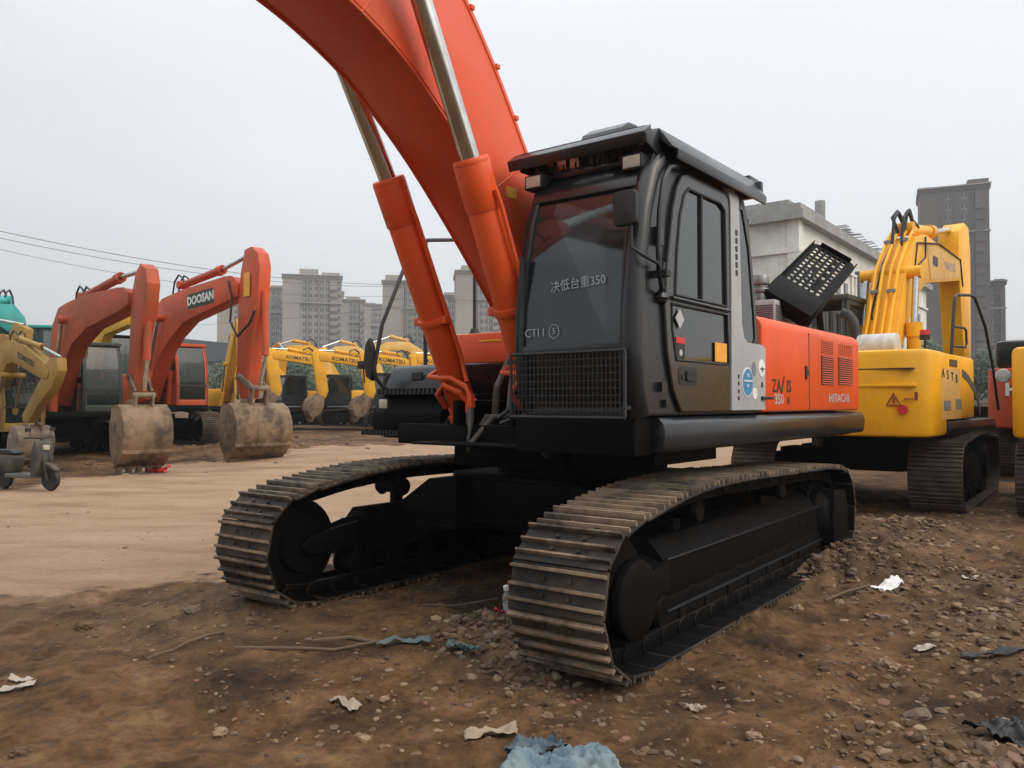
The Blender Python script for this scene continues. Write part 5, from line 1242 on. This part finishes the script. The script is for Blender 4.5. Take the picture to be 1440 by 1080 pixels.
# pole with three crossarms and its wires
pole=empty('utility_pole',(-8.7,66,0)); tag(pole,'thin utility pole with three crossarms in front of a far tower','utility pole')
b=MB(); b.cyl((0,0,0),(0,0,11.2),.14,.09,10); b.build('post',flat('pole_concrete',(.2,.2,.19),.8),pole)
for z in (10.9,10.0,9.2):
    b=MB(); b.box(-1.0,1.0,-.05,.05,z-.05,z+.05); 
    for x_ in (-.9,-.4,.4,.9): b.cyl((x_,0,z+.05),(x_,0,z+.25),.05,n=6)
    b.build('crossarm',CORN,pole)
pole2=empty('utility_pole',(-40,38.5,0)); tag(pole2,'utility pole standing beyond the left edge that carries the overhead wires','utility pole')
b=MB(); b.cyl((0,0,0),(0,0,14),.16,.1,10); b.build('post',flat('pole_concrete_b',(.2,.2,.19),.8),pole2)
b=MB(); b.box(-1,1,-.05,.05,13.3,13.4); b.build('crossarm',CORN,pole2)
def wire(a,c,sag,label,r=.014):
    a=Vector(a);c=Vector(c); b=MB(); b.tube([a.lerp(c,t/24)-Vector((0,0,sag*4*(t/24)*(1-t/24))) for t in range(25)],r,4)
    o=b.build('overhead_wire',flat('wire_grey',(.10,.10,.11),.6) if 'wire_grey' not in bpy.data.materials else bpy.data.materials['wire_grey']); tag(o,label,'wire')
wire((-39.4,38.5,13.6),(-8.3,66,11.1),1.55,'upper overhead wire crossing the sky at far left',.022)
wire((-40.2,38.5,13.55),(-8.9,66,11.0),1.75,'middle overhead wire close under the upper one',.02)
wire((-40.9,38.5,13.5),(-9.6,66,10.2),2.0,'lowest overhead wire at far left',.016)
wire((-8.7,66,9.4),(-60,80,9.0),1.0,'thin overhead wire running left in front of the towers',.015)
# ------------------------------------------------------------------ scooter, rubbish, stones
def scooter():
    root=empty('scooter',(px(40,14.2)-.05,14.25,hgt(-8.4,14.2)),R(-18)); tag(root,'muddy grey green electric scooter parked at the far left below the ochre bucket','scooter')
    SG=mudmetal('muddy_scooter_plastic',(.018,.024,.024),(.09,.065,.045),thr=.52,scale=5.); SL=flat('scooter_silver_trim',(.10,.11,.105),.4); root.scale=(.9,.9,.9)
    for x in (.62,-.55):
        b=MB(); b.lathe([(.13,-.04),(.19,-.045),(.215,0),(.19,.045),(.13,.04)],(x,0,.215),'y',24); w_=b.build('wheel',BLACKR,root)
        b=MB(); b.lathe([(.02,-.03),(.13,-.02),(.14,0),(.13,.02),(.02,.03)],(x,0,.215),'y',12); b.build('rim',SL,w_)
    b=MB(); b.prism([(.30,.28),(.42,.30),(.50,.62),(.46,.92),(.38,.98),(.30,.70)],'y',-.19,.19); b.prism([(.44,.44),(.62,.46),(.78,.36),(.80,.42),(.64,.52),(.48,.56)],'y',-.07,.07); b.build('front_fairing',SG,root,.03)
    b=MB(); b.prism([(-.40,.24),(.38,.24),(.40,.32),(-.38,.33)],'y',-.15,.15); b.build('footboard',SL,root,.02)
    b=MB(); b.prism([(-.85,.55),(-.70,.35),(-.25,.32),(-.15,.62),(-.2,.68),(-.75,.70)],'y',-.14,.14); b.build('rear_body',SG,root,.04)
    b=MB(); b.prism([(-.75,.70),(-.2,.68),(-.15,.72),(-.30,.78),(-.78,.78)],'y',-.13,.13); b.build('seat',BLACKR,root,.03)
    b=MB(); b.tube([(.62,-.09,.215),(.50,-.08,.62),(.38,0,.98)],.022,8); b.tube([(.62,.09,.215),(.50,.08,.62),(.38,0,.98)],.022,8); b.tube([(.28,-.32,1.02),(.36,-.2,1.03),(.38,0,1.0),(.36,.2,1.03),(.28,.32,1.02)],.018,8); b.build('handlebar',BLACKR,root)
    b=MB(); b.box(.46,.52,-.07,.07,.78,.88); b.build('headlight',LAMP,root,.02)
    for s in (-1,1):
        b=MB(); b.tube([(.33,s*.2,1.03),(.36,s*.26,1.16)],.007,5); b.box(.33,.36,s*.22,s*.33,1.14,1.21); b.build('mirror',BLACKR,root)
scooter()
# bale / white sack at the left edge, concrete lump
def blob(name,loc,size,mat,label,cat,seed,sq=(1,1,1),sub=3,rough=.35,group=None,rot=0):
    bm=bmesh.new(); bmesh.ops.create_icosphere(bm,subdivisions=sub,radius=1)
    for v in bm.verts:
        n_=noise.fractal(v.co*1.3+Vector((seed*7.1,seed*3.3,seed)),.8,2.,3)
        c=Vector((round(v.co.x*2.2+n_)/2.2,round(v.co.y*2.2)/2.2,round(v.co.z*2.2+n_)/2.2)) if rough>.3 else v.co
        v.co=(v.co*.6+c*.4)*(1+rough*n_)
        v.co=Vector((v.co.x*size*sq[0],v.co.y*size*sq[1],v.co.z*size*sq[2]))
    me=bpy.data.meshes.new(name); bm.to_mesh(me); bm.free(); me.materials.append(mat)
    for p in me.polygons: p.use_smooth=rough<.3
    o=bpy.data.objects.new(name,me); col.objects.link(o); o.location=(loc[0],loc[1],hgt(loc[0],loc[1])+size*sq[2]*.35); o.rotation_euler=(random.uniform(-.2,.2),random.uniform(-.2,.2),rot or random.uniform(0,6))
    tag(o,label,cat,group); return o
ST_P=mudmetal('pale_stone',(.27,.19,.12),(.14,.085,.045),thr=.5,scale=11.,rough=.9)
ST_D=mudmetal('brown_clod',(.06,.034,.018),(.135,.080,.040),thr=.5,scale=12.,rough=.95)
ST_G=mudmetal('grey_brick_rubble',(.14,.10,.068),(.10,.062,.036),thr=.5,scale=12.,rough=.9)
ST_R=mudmetal('reddish_brick_rubble',(.22,.10,.065),(.15,.10,.07),thr=.5,scale=10.,rough=.95)
def g2(pxx,py):
    h,pt,f=1.53,.023,1142.6
    a=(pxx-720)/f; b=-(py-540)/f; c,s=math.cos(pt),math.sin(pt)
    d=Vector((a,c-s*b,s+c*b)); k=-h/d.z; return d.x*k,d.y*k
rocks=[(1247,933,.075,ST_P,'largest pale stone lying alone right of the track'),(1292,748,.10,ST_P,'pale concrete lump left of the yellow excavator track'),(1246,742,.07,ST_G,'grey stone beside the rear of the near track'),
 (1180,848,.055,ST_P,'pale stone at the foot of the rubble heap behind the track'),(1122,855,.05,ST_P,'pale stone closest to the flat track shoes'),(1148,805,.07,ST_G,'grey brick piece on top of the rubble heap behind the track'),
 (1365,810,.055,ST_P,'pale stone below the right yellow excavator'),(1345,865,.05,ST_P,'small pale stone on the right hand rubble'),(1290,1010,.07,ST_G,'flat grey stone in the lower right'),
 (700,950,.035,ST_P,'yellowish stone under the bottom of the near track'),(716,978,.03,ST_P,'small yellowish stone nearest below the track mud'),(765,957,.06,ST_D,'dark mud lump in front of the near track'),
 (745,935,.055,ST_D,'mud lump touching the near track'),(664,950,.045,ST_P,'flat pale stone beside the teal rag'),(540,985,.03,ST_P,'small white stone in the middle foreground'),(513,1040,.03,ST_P,'white pebble in the lower middle foreground'),
 (770,1018,.035,ST_P,'pale stone above the blue jeans'),(270,870,.06,ST_G,'grey stone in front of the left track'),(310,1030,.04,ST_P,'small pale stone in the lower left'),(120,885,.07,ST_D,'dark clod in the left foreground'),
 (1060,1050,.04,ST_P,'pale stone in the lower right foreground'),(30,1062,.05,ST_D,'brown clod in the bottom left corner'),(1400,790,.09,ST_G,'grey stone near the right edge behind the rubble')]
for i,(a,c,s_,m_,lb) in enumerate(rocks):
    x,y=g2(a,c); blob('stone',(x,y),s_*.8,m_,lb,'stone',i+1,(1.2,.9,.6))
# loose gravel and clods: nobody could count them
def scatter(name,n,mats,fn,smin,smax,seed,flatz=.6,pw=3.):
    rnd=random.Random(seed); protos=[]
    for k in range(6):
        bm=bmesh.new(); bmesh.ops.create_icosphere(bm,subdivisions=1,radius=1)
        for v in bm.verts: v.co*=1+.5*noise.noise(v.co*1.7+Vector((k*5,seed,0))); v.co.x*=1.25
        protos.append(([tuple(v.co) for v in bm.verts],[tuple(v.index for v in f.verts) for f in bm.faces])); bm.free()
    b=MB(); c=0; tries=0
    while c<n and tries<n*30:
        tries+=1; q=fn(rnd)
        if q is None: continue
        x,y,k=q; s=(smin+(smax-smin)*rnd.random()**pw)*k
        if roadm(x,y)>.5 and rnd.random()<.93: continue
        M=Matrix.Translation((x,y,hgt(x,y)+s*rnd.uniform(-.15,.2)*flatz))@Matrix.Rotation(rnd.uniform(0,6.28),4,'Z')@Matrix.Rotation(rnd.uniform(-.5,.5),4,'X')@Matrix.Diagonal((s,s*rnd.uniform(.6,1),s*flatz*rnd.uniform(.5,1.2),1))
        b.mi=rnd.choices(range(len(mats)),weights=[.20,.52,.20,.08][:len(mats)])[0]; v,f=rnd.choice(protos); b.add(v,f,M); c+=1
    o=b.build(name,mats,None,0,ang=20); o['kind']='stuff'; return o
def fore(rnd):
    Y=2.4+10*rnd.random()**1.5; X=rnd.uniform(-.72,.72)*Y
    if noise.noise((X*.8,Y*.8,50))+rnd.random()*.45<.20: return None
    return X,Y,1
def heap(rnd):
    hx,hy,s,a=rnd.choice(HEAPS[:8]); X,Y=rnd.gauss(hx,s*.75),rnd.gauss(hy,s*.75)
    if Y<2.3: return None
    return X,Y,1
def rightside(rnd):
    Y=3+11*rnd.random(); X=Y*rnd.uniform(.38,.72)
    return X,Y,1
MS=[ST_P,ST_D,ST_G,ST_R]
scatter('gravel',11000,MS,fore,.002,.024,1,.6,4.5)
scatter('rubble',3800,MS,heap,.007,.045,2,.7,2.6)
scatter('gravel',3800,MS,rightside,.004,.040,3,.6,4.)
scatter('gravel',1200,MS,lambda r:(r.uniform(-20,0),r.uniform(17,30),1),.02,.09,4)
def feet(rnd):
    # spill of soil along the contact of the tracks
    s_=rnd.choice((1,-1)); x_=rnd.uniform(-2.6,2.75); y_=s_*1.366+rnd.choice((-1,1))*rnd.gauss(.34,.05) if x_<2.3 else s_*1.366+rnd.uniform(-.4,.4)
    if s_>0 and -1.6<x_<2.2 and y_>1.5: return None
    fx,fy=-math.sin(TH),-math.cos(TH)
    return CX+x_*fx+y_*(-fy),CY+x_*fy+y_*fx,1
scatter('soil_spill',1500,[ST_D,ST_D,ST_G],feet,.006,.035,9,.6,2.5)
# sheets of rubbish
def sheet(name,c,lx,ly,mat,label,cat,rot=0,crump=.02,seed=0,n=14,lift=.012,shape=None,sub=1):
    th=.0015; bm=bmesh.new(); vs=[]
    for j in range(n+1):
        for i in range(n+1):
            u,v=i/n-.5,j/n-.5
            X,Y=u*lx,v*ly
            if shape: X,Y=shape(u,v,lx,ly)
            z=crump*(.6+noise.fractal((u*3.2+seed,v*3.2*ly/lx+seed,seed),.75,2.1,5))
            vs.append((X+.3*crump*noise.noise((u*6,v*6,seed)),Y+.3*crump*noise.noise((u*6,v*6,seed+5)),z))
    f=[(j*(n+1)+i,j*(n+1)+i+1,(j+1)*(n+1)+i+1,(j+1)*(n+1)+i) for j in range(n) for i in range(n)]
    me=bpy.data.meshes.new(name)
    cr,sr=math.cos(rot),math.sin(rot); W_=[]
    for X,Y,z in vs:
        wx,wy=c[0]+X*cr-Y*sr,c[1]+X*sr+Y*cr; W_.append((wx-c[0],wy-c[1],hgt(wx,wy)-hgt(*c)+max(0,z)+lift))
    nv=len(W_); W2=W_+[(a,b_,z-th) for a,b_,z in W_]
    rim=[i for i in range(n)]+[(j)*(n+1)+n for j in range(n)]+[n*(n+1)+i for i in range(n,0,-1)]+[j*(n+1) for j in range(n,0,-1)]
    f2=f+[tuple(reversed([k+nv for k in q])) for q in f]+[(rim[k],rim[k]+nv,rim[(k+1)%len(rim)]+nv,rim[(k+1)%len(rim)]) for k in range(len(rim))]
    me.from_pydata(W2,[],f2); me.materials.append(mat)
    for p in me.polygons: p.use_smooth=True
    o=bpy.data.objects.new(name,me); col.objects.link(o); o.location=(c[0],c[1],hgt(*c)); tag(o,label,cat); return o
JEANS=mudmetal('muddy_pale_denim',(.055,.11,.15),(.20,.25,.265),thr=.5,scale=7.,rough=.9)
JEANSD=mudmetal('blue_cloth',(.02,.055,.12),(.08,.10,.11),thr=.5,scale=6.,rough=.9)
TEALR=mudmetal('muddy_teal_rag',(.05,.13,.14),(.13,.12,.10),thr=.5,scale=9.,rough=.9)
PAPER=mudmetal('dirty_paper',(.42,.37,.31),(.22,.16,.11),thr=.53,scale=6.,rough=.8)
CARD=mudmetal('torn_cardboard',(.36,.28,.2),(.22,.16,.11),thr=.5,scale=6.,rough=.9)
def fan(u,v,lx,ly): return u*lx*(1.1-.5*v),v*ly+.10*ly*math.sin(u*7)
x,y=g2(800,1088); sheet('crumpled_jeans',(x,y),.40,.22,JEANS,'crumpled pale denim cloth at the bottom edge of the photo','cloth',R(-14),.05,3,60,shape=fan)
x,y=g2(752,1070); sheet('blue_cloth',(x,y+.03),.22,.12,JEANSD,'dark blue cloth tucked behind the pale denim','cloth',R(10),.045,5,40,shape=fan)
x,y=g2(568,911); sheet('teal_rag',(x,y),.34,.06,TEALR,'long flat teal rag in the mud before the tracks','rag',R(4),.03,7,18)
x,y=g2(650,922); sheet('teal_rag',(x,y),.26,.07,TEALR,'short folded teal rag next to the mud heap','rag',R(-48),.045,9,18)
x,y=g2(485,997); sheet('paper_scrap',(x,y),.19,.07,PAPER,'dirty white paper scrap in the middle foreground','paper',R(-40),.016,11)
x,y=g2(690,1040); sheet('cardboard_scrap',(x,y),.24,.08,CARD,'torn cardboard strip left of the blue cloth','cardboard',R(8),.02,13)
x,y=g2(1247,832); sheet('paper_strip',(x,y),.30,.07,flat('white_paper',(.72,.7,.67),.7),'bright white paper strip right of the near track','paper',R(22),.010,15,lift=.02)
x,y=g2(1300,907); sheet('paper_scrap',(x,y),.12,.07,PAPER,'small triangular paper scrap on the right rubble','paper',R(10),.01,17)
x,y=g2(20,977); sheet('paper_scrap',(x,y),.20,.05,PAPER,'long pale scrap at the left edge','paper',R(12),.015,19)
x,y=g2(28,962); sheet('paper_scrap',(x,y),.14,.03,PAPER,'thin pale scrap just above the one at the left edge','paper',R(-6),.01,20)
x,y=g2(978,998); sheet('paper_scrap',(x,y),.10,.05,PAPER,'pale scrap on the ground below the track front','paper',R(0),.02,21)
x,y=g2(1400,925); sheet('rubber_strip',(x,y),.42,.07,BLACKR,'black rubber strip lying on the right rubble','rubber strip',R(8),.025,22)
x,y=g2(1425,1050); sheet('plastic_sheet',(x+.05,y),.34,.36,BLACKR,'crumpled black plastic in the bottom right corner','plastic sheet',R(20),.05,23,50)
x,y=g2(1365,815); sheet('paper_scrap',(x,y),.13,.06,PAPER,'white scrap below the yellow machine at the right edge','paper',R(-20),.02,24)
x,y=g2(222,665); sheet('red_rag',(x,y),.45,.25,STK_R,'small red rag at the edge of the dirt road','rag',0,.08,25)
def stick(pts,r,label,cat,name='stick',mat=None):
    P=[]
    for (a,c,z) in pts: x,y=g2(a,c); P.append(Vector((x,y,hgt(x,y)+z)))
    o0=P[0].copy(); b=MB(); b.tube([p-o0 for p in P],r,7); o=b.build(name,mat or flat('dry_root',(.12,.08,.05),.9)); o.location=o0; tag(o,label,cat)
stick([(205,938,.01),(228,930,.02),(240,925,.015),(262,915,.02),(290,908,.03),(314,893,.01)],.009,'curved dry root lying in the left foreground','root','root')
stick([(330,920,.01),(420,918,.015),(470,917,.01),(530,906,.02)],.010,'thin stick pointing at the long teal rag','stick')
stick([(440,905,.02),(492,903,.02),(530,904,.01)],.013,'dark straight stick beside the long teal rag','stick')
stick([(595,858,.01),(640,853,.02),(700,842,.04)],.010,'dark stick leading to the bottle','stick')
stick([(1160,845,.03),(1190,838,.04),(1222,832,.02)],.010,'short wooden piece in the rubble heap','wood')
def bottle():
    x,y=g2(716,872); z=hgt(x,y)
    b=MB(); b.lathe([(.02,.0),(.034,.005),(.036,.03),(.034,.10),(.036,.13),(.028,.155),(.015,.18),(.015,.195)],(0,0,0),'z',20)
    o=b.build('bottle',glass('clear_plastic',c=(.3,.3,.28),alpha=.55,rough=.1)); o.location=(x,y+.0,z+.02); o.rotation_euler=(R(8),R(-6),0); tag(o,'small clear bottle with white cap standing by the near track','bottle')
    b=MB(); b.cyl((0,0,.185),(0,0,.215),.02,n=16); b.build('cap',WHITE,o)
    b=MB(); b.cyl((0,0,.04),(0,0,.09),.0368,n=20); b.build('paper_label',LGREY,o)
    sheet('red_wrapper',(x-.06,y),.08,.07,STK_R,'red plastic wrapper left of the bottle','wrapper',0,.05,31,10)
bottle()
# ------------------------------------------------------------------ air, sky, light, camera
def haze():
    b=MB(); b.box(-1350,1350,-55,1450,-1.0,240)
    o=b.build('haze',[],None); o['kind']='stuff'
    m=bpy.data.materials.new('thin_haze'); m.use_nodes=True; t=m.node_tree
    for n in list(t.nodes): t.nodes.remove(n)
    out=t.nodes.new('ShaderNodeOutputMaterial'); v=t.nodes.new('ShaderNodeVolumePrincipled')
    v.inputs['Color'].default_value=(.97,.99,1.,1); v.inputs['Density'].default_value=.0007; v.inputs['Anisotropy'].default_value=.3
    t.links.new(v.outputs[0],out.inputs['Volume']); o.data.materials.append(m)
haze()
SUN_EL,SUN_AZ=R(42),R(118)   # azimuth measured from +Y toward +X
w=bpy.data.worlds.new('World'); scene.world=w; w.use_nodes=True; t=w.node_tree
for n in list(t.nodes): t.nodes.remove(n)
out=t.nodes.new('ShaderNodeOutputWorld'); bg=t.nodes.new('ShaderNodeBackground'); sky=t.nodes.new('ShaderNodeTexSky')
sky.sky_type='NISHITA'; sky.sun_disc=False; sky.sun_elevation=SUN_EL; sky.sun_rotation=SUN_AZ; sky.dust_density=6.; sky.air_density=1.2
bg.inputs['Strength'].default_value=.05; t.links.new(sky.outputs[0],bg.inputs[0])
# overcast cloud deck
tc=t.nodes.new('ShaderNodeTexCoord')
dot=t.nodes.new('ShaderNodeVectorMath'); dot.operation='DOT_PRODUCT'; dot.inputs[1].default_value=(.55,.35,.76); t.links.new(tc.outputs['Generated'],dot.inputs[0])
mp=t.nodes.new('ShaderNodeMapping'); mp.inputs['Scale'].default_value=(1.2,1.2,3.5); t.links.new(tc.outputs['Generated'],mp.inputs[0])
nz=t.nodes.new('ShaderNodeTexNoise'); nz.inputs['Scale'].default_value=1.3; nz.inputs['Detail'].default_value=5.; nz.inputs['Roughness'].default_value=.45; t.links.new(mp.outputs[0],nz.inputs['Vector'])
ma=t.nodes.new('ShaderNodeMath'); ma.operation='MULTIPLY_ADD'; t.links.new(nz.outputs[0],ma.inputs[0]); ma.inputs[1].default_value=.95
t.links.new(dot.outputs['Value'],ma.inputs[2])
rp=t.nodes.new('ShaderNodeValToRGB'); e=rp.color_ramp.elements; e[0].position=.15; e[0].color=(.50,.535,.54,1); e[1].position=1.2; e[1].color=(.86,.87,.885,1)
t.links.new(ma.outputs[0],rp.inputs[0])
sp=t.nodes.new('ShaderNodeSeparateXYZ'); t.links.new(tc.outputs['Generated'],sp.inputs[0])
mr=t.nodes.new('ShaderNodeMapRange'); mr.inputs[1].default_value=.42; mr.inputs[2].default_value=1.; mr.inputs[3].default_value=.93; mr.inputs[4].default_value=2.3; t.links.new(sp.outputs[2],mr.inputs[0])   # overcast: the zenith is the brightest part
b2=t.nodes.new('ShaderNodeBackground'); t.links.new(mr.outputs[0],b2.inputs['Strength']); t.links.new(rp.outputs[0],b2.inputs[0])
ad=t.nodes.new('ShaderNodeAddShader'); t.links.new(bg.outputs[0],ad.inputs[0]); t.links.new(b2.outputs[0],ad.inputs[1]); t.links.new(ad.outputs[0],out.inputs[0])
sl=bpy.data.lights.new('sun','SUN'); sl.energy=.85; sl.angle=R(35); sl.color=(1.,.95,.88)
so=bpy.data.objects.new('sun',sl); col.objects.link(so)
dv=Vector((math.sin(SUN_AZ)*math.cos(SUN_EL),math.cos(SUN_AZ)*math.cos(SUN_EL),math.sin(SUN_EL)))
so.rotation_euler=dv.to_track_quat('Z','Y').to_euler()
cd=bpy.data.cameras.new('camera'); cd.sensor_width=36; cd.lens=1142.6/1440*36; cd.clip_end=4000; cd.clip_start=.05
co_=bpy.data.objects.new('camera',cd); col.objects.link(co_); co_.location=(0,0,1.53); co_.rotation_euler=(R(90)+.023,0,0)
scene.camera=co_
vs=scene.view_settings; vs.view_transform='Standard'; vs.look='None'; vs.exposure=.12; vs.gamma=1; vs.use_curve_mapping=False
scene.render.engine='CYCLES'; scene.cycles.volume_bounces=0; scene.cycles.max_bounces=6; scene.cycles.transparent_max_bounces=12
